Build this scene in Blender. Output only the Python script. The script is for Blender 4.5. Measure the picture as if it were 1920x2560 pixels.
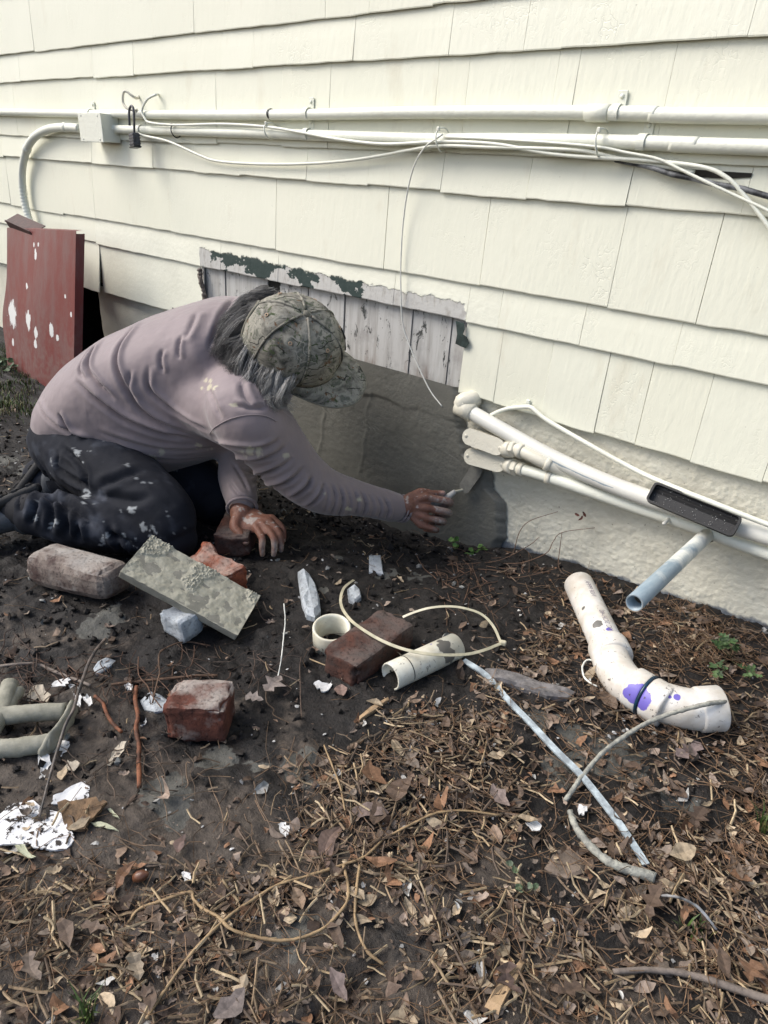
import bpy, bmesh, math, random
import numpy as np
from mathutils import Vector, Matrix, noise as mnoise
from mathutils.bvhtree import BVHTree
from mathutils.kdtree import KDTree

random.seed(7)
rng = np.random.default_rng(7)
for o in list(bpy.data.objects):
    bpy.data.objects.remove(o)
scene = bpy.context.scene
COL = scene.collection

# ------------------------------------------------------------------ camera
FPX = 1717.0                      # focal length in pixels of the 1920 x 2560 photograph
CAM_H, CAM_D = 0.963, 1.58        # metres above the soil / in front of the siding
def _n(v):
    v = np.asarray(v, float); return v / np.linalg.norm(v)
_left = _n((-2237, -992, FPX)); _down = _n((-190, 3400, FPX))
_X = -_left; _Z = -_n(_down - _down.dot(_left) * _left); _Y = np.cross(_Z, _X)
R = np.stack([_X, _Y, _Z])        # world = R @ camera (x right, y down, z forward)
CAM = np.array([0.0, -CAM_D, CAM_H])
cam_data = bpy.data.cameras.new('camera')
cam = bpy.data.objects.new('camera', cam_data); COL.objects.link(cam)
cam_data.sensor_fit = 'VERTICAL'; cam_data.sensor_height = 24.0
cam_data.lens = 24.0 * FPX / 2560.0
cam_data.clip_start = 0.02; cam_data.clip_end = 400
M4 = Matrix.Identity(4)
for i in range(3):
    M4[i][0] = R[i, 0]; M4[i][1] = -R[i, 1]; M4[i][2] = -R[i, 2]; M4[i][3] = CAM[i]
cam.matrix_world = M4
scene.camera = cam

# ------------------------------------------------------------------ light
SUN_EL, SUN_AZ = math.radians(46), math.radians(-143)   # azimuth of the place the light comes from (0 = +X)
world = bpy.data.worlds.new('World'); scene.world = world; world.use_nodes = True
wn = world.node_tree; wn.nodes.clear()
wo = wn.nodes.new('ShaderNodeOutputWorld'); wb = wn.nodes.new('ShaderNodeBackground')
sky = wn.nodes.new('ShaderNodeTexSky'); sky.sky_type = 'NISHITA'; sky.sun_disc = False
sky.sun_elevation = SUN_EL; sky.sun_rotation = math.pi / 2 - SUN_AZ
sky.air_density = 1.0; sky.dust_density = 3.0; sky.ozone_density = 0.6
wn.links.new(sky.outputs[0], wb.inputs[0]); wb.inputs[1].default_value = 0.10
wn.links.new(wb.outputs[0], wo.inputs[0])
sun_d = bpy.data.lights.new('sun', 'SUN'); sun_d.energy = 1.5; sun_d.angle = math.radians(34)
sun_d.color = (1.0, 0.968, 0.915)
sun = bpy.data.objects.new('sun', sun_d); COL.objects.link(sun)
sv = Vector((math.cos(SUN_EL) * math.cos(SUN_AZ), math.cos(SUN_EL) * math.sin(SUN_AZ), math.sin(SUN_EL)))
sun.rotation_euler = sv.to_track_quat('Z', 'Y').to_euler(); sun.location = (0, -3, 6)
vs = scene.view_settings
cy_ = scene.cycles; cy_.max_bounces = 5; cy_.diffuse_bounces = 3; cy_.glossy_bounces = 2; cy_.transmission_bounces = 2; cy_.caustics_reflective = False; cy_.caustics_refractive = False
vs.view_transform = 'Standard'; vs.look = 'None'; vs.exposure = 1.06; vs.gamma = 1.0; vs.use_curve_mapping = False

# ------------------------------------------------------------------ measuring helpers (layout pixels, 1659 x 2212)
K = 1659 / 1920.0
def ray(x, y):
    return R @ _n(((x / K - 960), (y / K - 1280), FPX))
FW = R @ np.array([0, 0, 1.0])
def W(x, y, Y=0.0):
    r = ray(x, y); return CAM + r * ((Y - CAM[1]) / r[1])
def G0(x, y, z=0.0):
    r = ray(x, y); return CAM + r * ((z - CAM[2]) / r[2])
def P(x, y, d):
    r = ray(x, y); return CAM + r * (d / r.dot(FW))
def proj(p):
    c = (np.asarray(p, float) - CAM) @ R
    return (c[..., 0] / c[..., 2] * FPX + 960) * K, (c[..., 1] / c[..., 2] * FPX + 1280) * K, c[..., 2]
def depth(p):
    return float((np.asarray(p) - CAM).dot(FW))

# ------------------------------------------------------------------ numpy noise
def _hash(i, j, k, s):
    h = (i * 374761393 + j * 668265263 + k * 2147483647 + s * 974634777) & 0xffffffff
    h = ((h ^ (h >> 13)) * 1274126177) & 0xffffffff
    return ((h ^ (h >> 16)) & 0xffff) / 65535.0
def vnoise(p, seed=0):
    p = np.asarray(p, float); i = np.floor(p).astype(np.int64); f = p - i; f = f * f * (3 - 2 * f)
    r = 0
    for dx in (0, 1):
        for dy in (0, 1):
            for dz in (0, 1):
                w = (f[..., 0] if dx else 1 - f[..., 0]) * (f[..., 1] if dy else 1 - f[..., 1]) * (f[..., 2] if dz else 1 - f[..., 2])
                r = r + w * _hash(i[..., 0] + dx, i[..., 1] + dy, i[..., 2] + dz, seed)
    return r * 2 - 1
def fbm(p, seed=0, octv=4, gain=0.5):
    a, s, r = 1.0, 1.0, 0
    for o in range(octv):
        r = r + a * vnoise(np.asarray(p) * s, seed + o * 17); a *= gain; s *= 2.03
    return r
def sstep(a, b, x):
    t = np.clip((np.asarray(x, float) - a) / (b - a), 0, 1); return t * t * (3 - 2 * t)

# ------------------------------------------------------------------ material helpers
class Mat:
    def __init__(s, name):
        s.m = bpy.data.materials.new(name); s.m.use_nodes = True
        s.t = s.m.node_tree; s.b = s.t.nodes['Principled BSDF']
    def n(s, typ, *ins, **props):
        nd = s.t.nodes.new('ShaderNode' + typ)
        for k, v in props.items():
            if k == 'ins':
                for kk, vv in v.items(): s.put(nd.inputs[kk], vv)
            else: setattr(nd, k, v)
        for i, v in enumerate(ins):
            if v is not None: s.put(nd.inputs[i], v)
        return nd
    def put(s, sock, v):
        if hasattr(v, 'outputs'): v = v.outputs[0]
        if isinstance(v, bpy.types.NodeSocket): s.t.links.new(v, sock)
        else:
            if sock.type == 'RGBA' and len(v) == 3: v = (*v, 1)
            sock.default_value = v
    def pos(s, scale=(1, 1, 1), obj=False):
        g = s.n('TexCoord').outputs['Object'] if obj else s.n('NewGeometry').outputs['Position']
        return s.n('Mapping', g, ins={'Scale': scale}).outputs[0]
    def noise(s, scale, detail=4, rough=0.55, vec=None, dist=0.0):
        nd = s.n('TexNoise', ins={'Vector': vec if vec is not None else s.pos(), 'Scale': scale, 'Detail': detail, 'Roughness': rough, 'Distortion': dist})
        return nd.outputs[0]
    def ramp(s, f, stops, interp='LINEAR'):
        nd = s.n('ValToRGB', f); cr = nd.color_ramp; cr.interpolation = interp
        while len(cr.elements) < len(stops): cr.elements.new(0.5)
        for e, (p, c) in zip(cr.elements, stops):
            e.position = p
            e.color = (c, c, c, 1) if not hasattr(c, '__len__') else (*c[:3], 1)
        return nd.outputs[0]
    def mix(s, f, a, b, mode='MIX'):
        nd = s.n('Mix', data_type='RGBA', blend_type=mode)
        s.put(nd.inputs[0], f); s.put(nd.inputs[6], a); s.put(nd.inputs[7], b); return nd.outputs[2]
    def math(s, op, a, b=0.0, clamp=False):
        nd = s.n('Math', a, b, operation=op); nd.use_clamp = clamp; return nd.outputs[0]
    def sep(s, v):
        return s.n('SeparateXYZ', v).outputs
    def bump(s, h, strength=0.3, dist=0.01, prev=None):
        nd = s.n('Bump', ins={'Strength': strength, 'Distance': dist, 'Height': h})
        if prev is not None: s.put(nd.inputs['Normal'], prev)
        return nd.outputs[0]
    def out(s, color, rough=0.6, normal=None, spec=0.5, **kw):
        s.put(s.b.inputs['Base Color'], color); s.put(s.b.inputs['Roughness'], rough)
        s.b.inputs['Specular IOR Level'].default_value = spec
        if normal is not None: s.put(s.b.inputs['Normal'], normal)
        for k, v in kw.items(): s.put(s.b.inputs[k.replace('_', ' ')], v)
        return s.m

def paint_mat(name, col, rough=0.45, grain=True, darken=0.6, crack=0.28):  # with scalable dirt streaks and dark specks
    m = Mat(name)
    oi = m.n('ObjectInfo').outputs['Random']
    big = m.noise(2.2, 3)
    c = m.mix(m.math('MULTIPLY', m.ramp(big, [(0.35, 0), (0.7, 1)]), 0.35), col, tuple(v * k for v, k in zip(col, (0.90, 0.92, 0.90))))
    c = m.mix(m.math('MULTIPLY', oi, 0.16), c, tuple(v * k for v, k in zip(col, (0.93, 0.90, 0.82))))
    st = m.noise(9, 4, 0.7, m.pos((1, 1, 0.35)))
    c = m.mix(m.math('MULTIPLY', m.ramp(st, [(0.58, 0), (0.76, 1)]), 0.42 * darken), c, (0.46, 0.38, 0.25))
    sp = m.noise(160, 2, 0.5)
    c = m.mix(m.math('MULTIPLY', m.ramp(sp, [(0.74, 0), (0.78, 1)]), 0.5 * darken), c, (0.15, 0.14, 0.12))
    h1 = m.noise(70, 3, 0.6, m.pos((1, 1, 0.25)) if grain else None)
    w = m.n('TexVoronoi', feature='DISTANCE_TO_EDGE', ins={'Vector': m.mix(0.12, m.pos((1, 1, 0.7)), m.n('TexNoise', ins={'Vector': m.pos(), 'Scale': 30.0}).outputs[1]), 'Scale': 26.0}).outputs[0]
    ck = m.ramp(w, [(0.0, 0), (0.05, 1)])
    msk = m.ramp(m.noise(6, 3), [(0.50, 0), (0.66, 1)])
    ck = m.mix(m.math('MULTIPLY', msk, crack), (1, 1, 1), ck)
    n1 = m.bump(h1, 0.32, 0.004)
    n2 = m.bump(ck, 0.7, 0.0022, n1)
    return m.out(c, rough, n2, 0.4)

def simple_mat(name, col, rough=0.5, var=0.25, scale=30, bump=0.2, metallic=0.0, dark=None, spec=0.5, bdist=0.003, obj=False):
    m = Mat(name)
    n = m.noise(scale, 5, 0.6, m.pos(obj=obj))
    d = dark if dark is not None else tuple(v * (1 - var) for v in col)
    c = m.mix(m.ramp(n, [(0.38, 0), (0.62, 1)]), d, col)
    return m.out(c, rough, m.bump(m.noise(scale * 3, 4, 0.6, m.pos(obj=obj)), bump, bdist), spec, Metallic=metallic)

# ------------------------------------------------------------------ object helpers
ORG = {}
def tag(o, label=None, cat=None, group=None, kind=None):
    for k, v in (('label', label), ('category', cat), ('group', group), ('kind', kind)):
        if v: o[k] = v
    return o
def empty(name, loc, label, cat, group=None):
    o = bpy.data.objects.new(name, None); COL.objects.link(o)
    o.location = Vector(loc); o.empty_display_size = 0.05
    ORG[o] = np.asarray(loc, float); return tag(o, label, cat, group)
def add(name, verts, faces, mat=None, parent=None, smooth=False, org=None, label=None, cat=None, group=None, kind=None, attr=None):
    """one mesh object from world-space vertices"""
    verts = np.asarray(verts, float)
    me = bpy.data.meshes.new(name)
    if parent is not None: og = ORG[parent]
    elif org is not None: og = np.asarray(org, float)
    else: og = np.array([verts[:, 0].mean(), verts[:, 1].mean(), verts[:, 2].min()])
    me.from_pydata((verts - og).tolist(), [], [list(map(int, f)) for f in faces])
    if attr is not None:
        a = me.color_attributes.new('Col', 'FLOAT_COLOR', 'POINT')
        a.data.foreach_set('color', np.concatenate([attr, np.ones((len(attr), 1))], 1).astype(np.float32).ravel())
    if smooth: me.polygons.foreach_set('use_smooth', [True] * len(me.polygons))
    me.update()
    o = bpy.data.objects.new(name, me); COL.objects.link(o)
    if mat: me.materials.append(mat)
    if parent is not None: o.parent = parent
    else: o.location = Vector(og)
    ORG[o] = og
    return tag(o, label, cat, group, kind)

def frames(pts):
    pts = np.asarray(pts, float); n = len(pts)
    t = np.gradient(pts, axis=0); t /= np.linalg.norm(t, axis=1)[:, None] + 1e-12
    a = np.array([0, 0, 1.0]) if abs(t[0, 2]) < 0.9 else np.array([1.0, 0, 0])
    u = np.cross(a, t[0]); u /= np.linalg.norm(u); U = [u]
    for i in range(1, n):
        u = U[-1] - U[-1].dot(t[i]) * t[i]; u /= np.linalg.norm(u) + 1e-12; U.append(u)
    U = np.array(U); V = np.cross(t, U); return t, U, V
def tube(pts, r, seg=12, caps=True, flat=None, nz=0.0):
    """tube along pts; flat=(normal vec, ratio) squashes it along that direction"""
    pts = np.asarray(pts, float); n = len(pts); r = np.broadcast_to(np.asarray(r, float), (n,))
    t, U, V = frames(pts)
    a = np.linspace(0, 2 * np.pi, seg, endpoint=False)
    off = np.cos(a)[None, :, None] * U[:, None, :] + np.sin(a)[None, :, None] * V[:, None, :]
    if flat is not None:
        nn = _n(flat[0]); off = off - (off @ nn)[..., None] * nn * (1 - flat[1])
    vs_ = pts[:, None, :] + off * r[:, None, None]
    vs_ = vs_.reshape(-1, 3)
    if nz: vs_ = vs_ + rng.normal(size=vs_.shape) * nz
    f = []
    for i in range(n - 1):
        for k in range(seg):
            k2 = (k + 1) % seg
            f.append((i * seg + k, i * seg + k2, (i + 1) * seg + k2, (i + 1) * seg + k))
    if caps:
        f.append(tuple(range(seg))[::-1]); f.append(tuple((n - 1) * seg + k for k in range(seg)))
    return vs_, f
def spline(pts, per=8):
    pts = np.asarray(pts, float)
    if len(pts) < 3: return np.linspace(pts[0], pts[-1], per + 1)
    p = np.vstack([2 * pts[0] - pts[1], pts, 2 * pts[-1] - pts[-2]]); out = []
    for i in range(1, len(p) - 2):
        for k in range(per):
            t = k / per; a, b, c, d = p[i - 1], p[i], p[i + 1], p[i + 2]
            out.append(0.5 * ((2 * b) + (c - a) * t + (2 * a - 5 * b + 4 * c - d) * t * t + (3 * b - a - 3 * c + d) * t ** 3))
    out.append(pts[-1]); return np.array(out)
def join(parts):
    vs_, fs, k = [], [], 0
    for v, f in parts:
        vs_.append(np.asarray(v)); fs += [tuple(i + k for i in q) for q in f]; k += len(v)
    return np.vstack(vs_), fs
def basis(u, w):
    u = _n(u); w = np.asarray(w, float); w = _n(w - w.dot(u) * u); return np.stack([u, np.cross(w, u), w], 1)   # columns: long, side, up
def box(c, size, B=None, bev=0.0, seg=1, cuts=0, nz=0.0, nscale=20.0, seed=0, taper=None):
    bm = bmesh.new(); bmesh.ops.create_cube(bm, size=1.0)
    for v in bm.verts: v.co = Vector((v.co.x * size[0], v.co.y * size[1], v.co.z * size[2]))
    if bev: bmesh.ops.bevel(bm, geom=list(bm.edges), offset=bev, segments=seg, profile=0.6, affect='EDGES')
    if cuts: bmesh.ops.subdivide_edges(bm, edges=list(bm.edges), cuts=cuts, use_grid_fill=True)
    v = np.array([tuple(q.co) for q in bm.verts]); bm.verts.index_update()
    f = [tuple(q.index for q in p.verts) for p in bm.faces]; bm.free()
    if taper is not None: v[:, 1:] *= (1 + taper * (v[:, :1] / size[0]))
    if nz:
        nn = np.stack([fbm(v * nscale + 11.3, seed + k, 4) for k in range(3)], 1); v = v + nn * nz
    B = np.eye(3) if B is None else B
    return v @ B.T + np.asarray(c, float), f
def lathe(profile, c, axis, seg=24, caps=(True, True)):
    """profile: [(radius, distance along axis)]"""
    axis = _n(axis); a0 = np.array([0, 0, 1.0]) if abs(axis[2]) < 0.9 else np.array([1.0, 0, 0])
    u = _n(np.cross(a0, axis)); w = np.cross(axis, u); a = np.linspace(0, 2 * np.pi, seg, endpoint=False)
    ring = np.cos(a)[:, None] * u + np.sin(a)[:, None] * w
    v = np.vstack([np.asarray(c) + axis * h + ring * r for r, h in profile]); f = []; n = len(profile)
    for i in range(n - 1):
        for k in range(seg):
            k2 = (k + 1) % seg; f.append((i * seg + k, i * seg + k2, (i + 1) * seg + k2, (i + 1) * seg + k))
    if caps[0]: f.append(tuple(range(seg))[::-1])
    if caps[1]: f.append(tuple((n - 1) * seg + k for k in range(seg)))
    return v, f
def wallpath(px, Y=-0.02, per=8):
    pts = []
    for q in px: pts.append(W(q[0], q[1], q[2] if len(q) > 2 else Y))
    return spline(pts, per)
def plate(poly, thick, nrm=(0, 0, 1)):
    """extruded polygon"""
    p = np.asarray(poly, float); n = len(p); nn = _n(nrm) * thick
    v = np.vstack([p, p + nn]); f = [tuple(range(n))[::-1], tuple(range(n, 2 * n))]
    f += [(i, (i + 1) % n, n + (i + 1) % n, n + i) for i in range(n)]
    return v, f
# ------------------------------------------------------------------ palette
CREAM = (0.768, 0.768, 0.648)
M_shingle = paint_mat('cream_shingle_paint', CREAM)
M_pipe = paint_mat('cream_pipe_paint', (0.75, 0.76, 0.67), 0.36, grain=False, darken=0.5, crack=0.15)
M_beige = paint_mat('beige_pipe_paint', (0.66, 0.63, 0.53), 0.4, grain=False, darken=0.9, crack=0.25)
M_white_cable = simple_mat('white_cable', (0.72, 0.72, 0.66), 0.4, 0.12, 60, 0.1)
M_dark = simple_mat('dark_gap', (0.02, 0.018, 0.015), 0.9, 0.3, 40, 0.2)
M_black = simple_mat('black_plastic', (0.018, 0.018, 0.019), 0.38, 0.4, 60, 0.15)
M_steel = simple_mat('dull_steel', (0.10, 0.10, 0.11), 0.5, 0.4, 80, 0.25, metallic=0.5)

def peel_material():
    m = Mat('peeling_paint_shingle')
    x, y, z = m.sep(m.n('NewGeometry').outputs['Position'])
    n = m.noise(22, 6, 0.62); nb = m.noise(7, 3)
    # torn lower edge of the cream coat: high at the left, low at the right
    line = m.math('ADD', m.math('MULTIPLY', m.math('ADD', x, 1.7), -0.012), 0.650)
    h = m.math('SUBTRACT', line, z)
    h = m.math('ADD', h, m.math('MULTIPLY', m.math('SUBTRACT', n, 0.5), 0.050))
    inx = m.math('MULTIPLY', m.math('GREATER_THAN', m.math('ADD', x, m.math('MULTIPLY', nb, 0.05)), -2.262), m.math('LESS_THAN', m.math('ADD', x, m.math('MULTIPLY', n, 0.06)), -1.055))
    peel = m.math('MULTIPLY', m.ramp(h, [(0.0, 0), (0.004, 1)]), inx)
    green = m.ramp(m.math('ADD', m.noise(9, 5, 0.6, m.pos((1, 1, 1.3))), m.math('MULTIPLY', m.math('SUBTRACT', z, 0.628), 3.2)), [(0.455, 0), (0.465, 1)])
    green = m.math('MULTIPLY', green, m.ramp(m.math('ADD', m.math('MULTIPLY', m.math('ABSOLUTE', m.math('ADD', x, 1.83)), 1.0), m.math('MULTIPLY', nb, 0.2)), [(0.50, 1), (0.55, 0)]))
    grey = m.mix(m.ramp(m.noise(60, 5, 0.65, m.pos((1, 1, 0.4))), [(0.5, 0), (0.72, 1)]), (0.47, 0.465, 0.44), (0.29, 0.27, 0.24))
    crack = m.ramp(m.noise(38, 6, 0.75, m.pos((1, 1, 0.35))), [(0.66, 0), (0.68, 1)])
    grey = m.mix(crack, grey, (0.035, 0.05, 0.045))
    old = m.mix(green, grey, m.mix(n, (0.010, 0.026, 0.024), (0.026, 0.046, 0.043)))
    base = m.mix(peel, m.mix(m.ramp(nb, [(0.4, 0), (0.7, 1)]), CREAM, tuple(v * 0.92 for v in CREAM)), old)
    hh = m.math('SUBTRACT', m.noise(60, 4), m.math('MULTIPLY', peel, 1.6))
    return m.out(base, 0.5, m.bump(hh, 0.6, 0.0025), 0.35)
M_peel = peel_material()
def oldboard_material():
    m = Mat('old_grey_board')
    x, y, z = m.sep(m.n('NewGeometry').outputs['Position'])
    v = m.pos((1, 1, 0.10)); a = m.noise(45, 6, 0.65, v); b = m.noise(14, 4, 0.6)
    c = m.mix(m.ramp(a, [(0.42, 0), (0.68, 1)]), (0.50, 0.497, 0.475), (0.34, 0.328, 0.305))
    fl = m.ramp(m.noise(30, 7, 0.8, m.pos((1, 1, 0.45)), 0.6), [(0.595, 0), (0.605, 1)])
    c = m.mix(fl, c, (0.06, 0.065, 0.06))
    rust = m.math('MULTIPLY', m.ramp(z, [(0.39, 1), (0.47, 0)]), m.ramp(m.noise(26, 4, 0.6, m.pos((1, 1, 0.25))), [(0.46, 0), (0.66, 1)]))
    c = m.mix(m.math('MULTIPLY', rust, 0.75), c, (0.17, 0.09, 0.05))
    c = m.mix(m.math('MULTIPLY', m.ramp(b, [(0.55, 0), (0.75, 1)]), 0.5), c, (0.22, 0.20, 0.19))
    n1 = m.bump(a, 0.35, 0.003); n2 = m.bump(m.math('SUBTRACT', 1.0, fl), 0.8, 0.002, n1)
    return m.out(c, 0.6, n2, 0.3)
M_board = oldboard_material()

# ------------------------------------------------------------------ soil level
ZW_X = [-8, -2.45, -2.05, -1.25, -1.0, -0.86, -0.385, -0.15, 0.6, 3]
ZW_Z = [0.0, 0.0, -0.09, -0.125, -0.075, -0.03, 0.02, 0.044, 0.07, 0.08]
def gz(x, y):
    x = np.asarray(x, float); y = np.asarray(y, float)
    zw = np.interp(x, ZW_X, ZW_Z)
    reach = np.where(zw < 0, 0.27, 0.35)
    z = zw * np.exp(-(np.minimum(y, 0) / reach) ** 2)
    p = np.stack([x, y, np.zeros_like(x)], -1)
    z = z + 0.010 * fbm(p * 3.1, 3, 3)
    px, py, _ = proj(np.stack([x, y, np.zeros_like(x)], -1))
    rough = np.where(_ > 0.3, 1.0 - 0.45 * sstep(1650, 1900, py), 0.6)
    z = z + rough * (0.0080 * fbm(p * 17, 5, 3) + 0.0068 * np.abs(fbm(p * 55, 8, 3)))
    # the narrow rut in the foreground
    rut = np.exp(-((x - (-0.345 + 0.12 * (y + 1.25))) / 0.016) ** 2) * sstep(-1.5, -1.35, y) * (1 - sstep(-1.17, -1.1, y))
    return z - 0.022 * rut
def gz1(x, y): return float(gz(np.array([x]), np.array([y]))[0])
def G(x, y, h=0.0):
    z = 0.0
    for _ in range(5):
        p = G0(x, y, z); p[1] = min(p[1], -0.005); z = gz1(p[0], p[1]) + h
    p[2] = z; return p

# ------------------------------------------------------------------ the house
house = empty('house_wall', (-1.5, 0.1, 0), 'cream painted shingle sided house wall with a stucco foundation being patched with cement', 'house')
COURSES = [(2.13, 2.338), (2.03, 2.13), (1.82, 2.03), (1.722, 1.82), (1.519, 1.722), (1.415, 1.519)]
COURSES = [(1.931, 2.14), (1.829, 1.931), (1.621, 1.829), (1.519, 1.621), (1.3106, 1.519), (1.2085, 1.3106), (1.0, 1.2085), (0.909, 1.0), (0.695, 0.909), (0.5966, 0.695), (0.3934, 0.5966)]
JOINTS = {4: [(150, 75), (328, 40), (418, 35), (495, 30), (703, 15)],
          5: [(40, 145), (198, 137), (286, 120), (478, 107), (546, 107), (620, 95), (764, 105), (974, 65), (1138, 50), (1217, 75), (1625, 40)],
          6: [(92, 215), (132, 215), (257, 200), (464, 200), (607, 160), (711, 175), (944, 150), (1010, 150), (1202, 150), (1245, 160), (1450, 150)],
          8: [(200, 413), (365, 423), (595, 468), (834, 473), (1047, 523), (1330, 573), (1532, 583)],
          9: [(130, 478), (205, 498), (475, 538), (540, 575), (600, 590), (650, 592), (852, 603), (1012, 638), (1082, 653), (1254, 728), (1459, 760)],
          10: [(60, 560), (215, 553), (1070, 836), (1180, 824), (1292, 888), (1385, 900), (1517, 900), (1652, 1022)]}
WIDE_GAP = {(8, 3), (8, 6), (8, 2), (10, 4), (10, 1)}
def shingle(x0, x1, z0, z1, mat, lift=0.0, tilt=0.0, rough=1.0):
    n = max(3, int((x1 - x0) / 0.03)); xs = np.linspace(x0, x1, n + 1)
    p = np.stack([xs * 13, np.full(n + 1, z0 * 31), xs * 0], -1)
    wob = 0.0013 * vnoise(p, 21) * rough + 0.0010 * vnoise(p * 5, 22) * rough
    sk = rng.normal() * 0.0015
    zb = z0 + wob + sk
    yb = -lift - 0.0015 * rng.random() + 0.0015 * vnoise(p * 0.4, 24) + tilt * (xs - x0) / (x1 - x0)
    top = z1 + 0.012; T = 0.0048; nt = n + 1
    yt = np.full(nt, 0.0072)
    v = np.vstack([np.stack([xs, yb + 0.0008, zb], 1), np.stack([xs, yb, zb + 0.0025], 1),
                   np.stack([xs, yb * 0.5 + yt * 0.5, np.full(nt, (z0 + top) / 2)], 1),
                   np.stack([xs, yt + 0.001, np.full(nt, top)], 1),
                   np.stack([xs, yt + T, np.full(nt, top)], 1), np.stack([xs, yb + T, zb], 1)])
    f = []
    for r in range(6):
        a, b = r * nt, ((r + 1) % 6) * nt
        for i in range(n): f.append((a + i, a + i + 1, b + i + 1, b + i))
    f.append(tuple(r * nt for r in range(6))); f.append(tuple(r * nt + n for r in range(6))[::-1])
    return add('shingle', v, f, mat, house)
X_LEFT, X_RIGHT = -6.2, 1.6
HOLE0, HOLE1 = -2.275, -1.075
for ci, (z0, z1) in enumerate(COURSES):
    js = [W(*p)[0] for p in JOINTS.get(ci, [])]
    lo = min(js) if js else X_LEFT + 0.1; hi = max(js) if js else X_LEFT + 0.1
    x = lo - 0.18 - rng.random() * 0.15
    while x > X_LEFT: js.append(x); x -= 0.16 + rng.random() * 0.24
    x = hi + 0.16 + rng.random() * 0.15
    while x < X_RIGHT: js.append(x); x += 0.15 + rng.random() * 0.22
    if ci == 10: js += [HOLE0, HOLE1]
    js = sorted(js + [X_LEFT, X_RIGHT])
    named = [W(*p)[0] for p in JOINTS.get(ci, [])]
    for a, b in zip(js[:-1], js[1:]):
        if b - a < 0.02: continue
        mid = (a + b) / 2
        if ci == 10 and HOLE0 - 0.001 < mid < HOLE1 + 0.001: continue
        gap = 0.00025 + 0.0003 * rng.random()
        for (c, k) in WIDE_GAP:
            if c == ci and abs(a - named[k]) < 1e-6: gap = 0.0011
        if rng.random() < 0.1: gap = 0.0007
        mt = M_peel if (ci == 9 and a < -1.0 and b > -2.35) or (ci == 10 and abs(b - HOLE0) < 1e-6) else M_shingle
        warp = ci == 10 and b < -2.6 and b > -3.2
        off = rng.normal() * 0.002
        shingle(a + gap, b - gap, z0 + (off if rng.random() < 0.25 else 0), z1, mt, lift=0.001 + 0.0020 * rng.random() ** 2,
                tilt=-0.020 if warp else 0.0, rough=1.4 if mt is M_peel else 1.0)
# sheathing behind the shingles (keeps the joints dark)
v, f = box(((X_LEFT + X_RIGHT) / 2, 0.075, 1.28), (X_RIGHT - X_LEFT, 0.08, 1.72)); add('sheathing', v, f, simple_mat('aged_sheathing', (0.30, 0.285, 0.23), 0.8, 0.4, 30, 0.3), house)
v, f = box((-1.8925, 0.030, 0.50), (0.066, 0.008, 0.20)); add('open_slot', v, f, M_dark, house, label='black open slot between the old boards')
poly = [W(*q, 0.0035) for q in [(1395, 357), (1460, 360), (1500, 366), (1560, 370), (1625, 374), (1622, 383), (1570, 386), (1500, 382), (1440, 372)]]
v, f = plate(poly, 0.0015, (0, -1, 0)); add('open_joint', v, f, M_dark, house, label='black open joint below the lower conduit')
# the older grey shingles laid bare below the torn paint
BJ = [-2.30, -2.160, -1.925, -1.86, -1.72, -1.555, -1.408, -1.275, -1.135, -1.072]
for i, (a, b) in enumerate(zip(BJ[:-1], BJ[1:])):
    if i == 2: continue                      # the black slot beside the cap
    g = 0.004 if i in (0, 5) else 0.0012
    n = 10; xs = np.linspace(a + g, b - g, n)
    zb = 0.397 + 0.006 * vnoise(np.stack([xs * 25, xs * 0 + i, xs * 0], -1), 4) - (0.004 if i % 2 else 0)
    dy = 0.012 + 0.003 * (i % 3)
    v = np.vstack([np.stack([xs, xs * 0 + dy, zb], 1), np.stack([xs, xs * 0 + dy + 0.006, xs * 0 + 0.61], 1),
                   np.stack([xs, xs * 0 + dy + 0.013, xs * 0 + 0.61], 1), np.stack([xs, xs * 0 + dy + 0.009, zb], 1)])
    f = []
    for r in range(4):
        p0, p1 = r * n, ((r + 1) % 4) * n
        f += [(p0 + k, p0 + k + 1, p1 + k + 1, p1 + k) for k in range(n - 1)]
    f += [(0, n, 2 * n, 3 * n), (4 * n - 1, 3 * n - 1, 2 * n - 1, n - 1)]
    add('board', v, f, M_board, house, label='grey weathered board with flaking paint')
# splintered wood at the hole's left edge
pts = spline([(-2.285, -0.004, 0.585), (-2.275, -0.012, 0.55), (-2.268, -0.006, 0.51), (-2.255, -0.01, 0.46)], 6)
v, f = tube(pts, [0.006 + 0.004 * abs(math.sin(i * 1.7)) for i in range(len(pts))], 7, nz=0.0012)
add('splinter', v, f, simple_mat('grey_splinter', (0.22, 0.18, 0.15), 0.8, 0.6, 60, 0.6), house, label='grey splintered wood')
# green bare patch at the right edge of the hole
poly = [W(*q, -0.0042) for q in [(985, 693), (1003, 698), (1004, 712), (1000, 722), (1009, 728), (1014, 742), (1006, 752), (995, 748), (984, 742), (988, 722)]]
v, f = plate(poly, 0.0012, (0, -1, 0)); add('bare_patch', v, f, simple_mat('old_green_paint', (0.030, 0.052, 0.046), 0.6, 0.6, 60, 0.4), house, label='dark green patch of old paint')

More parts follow.
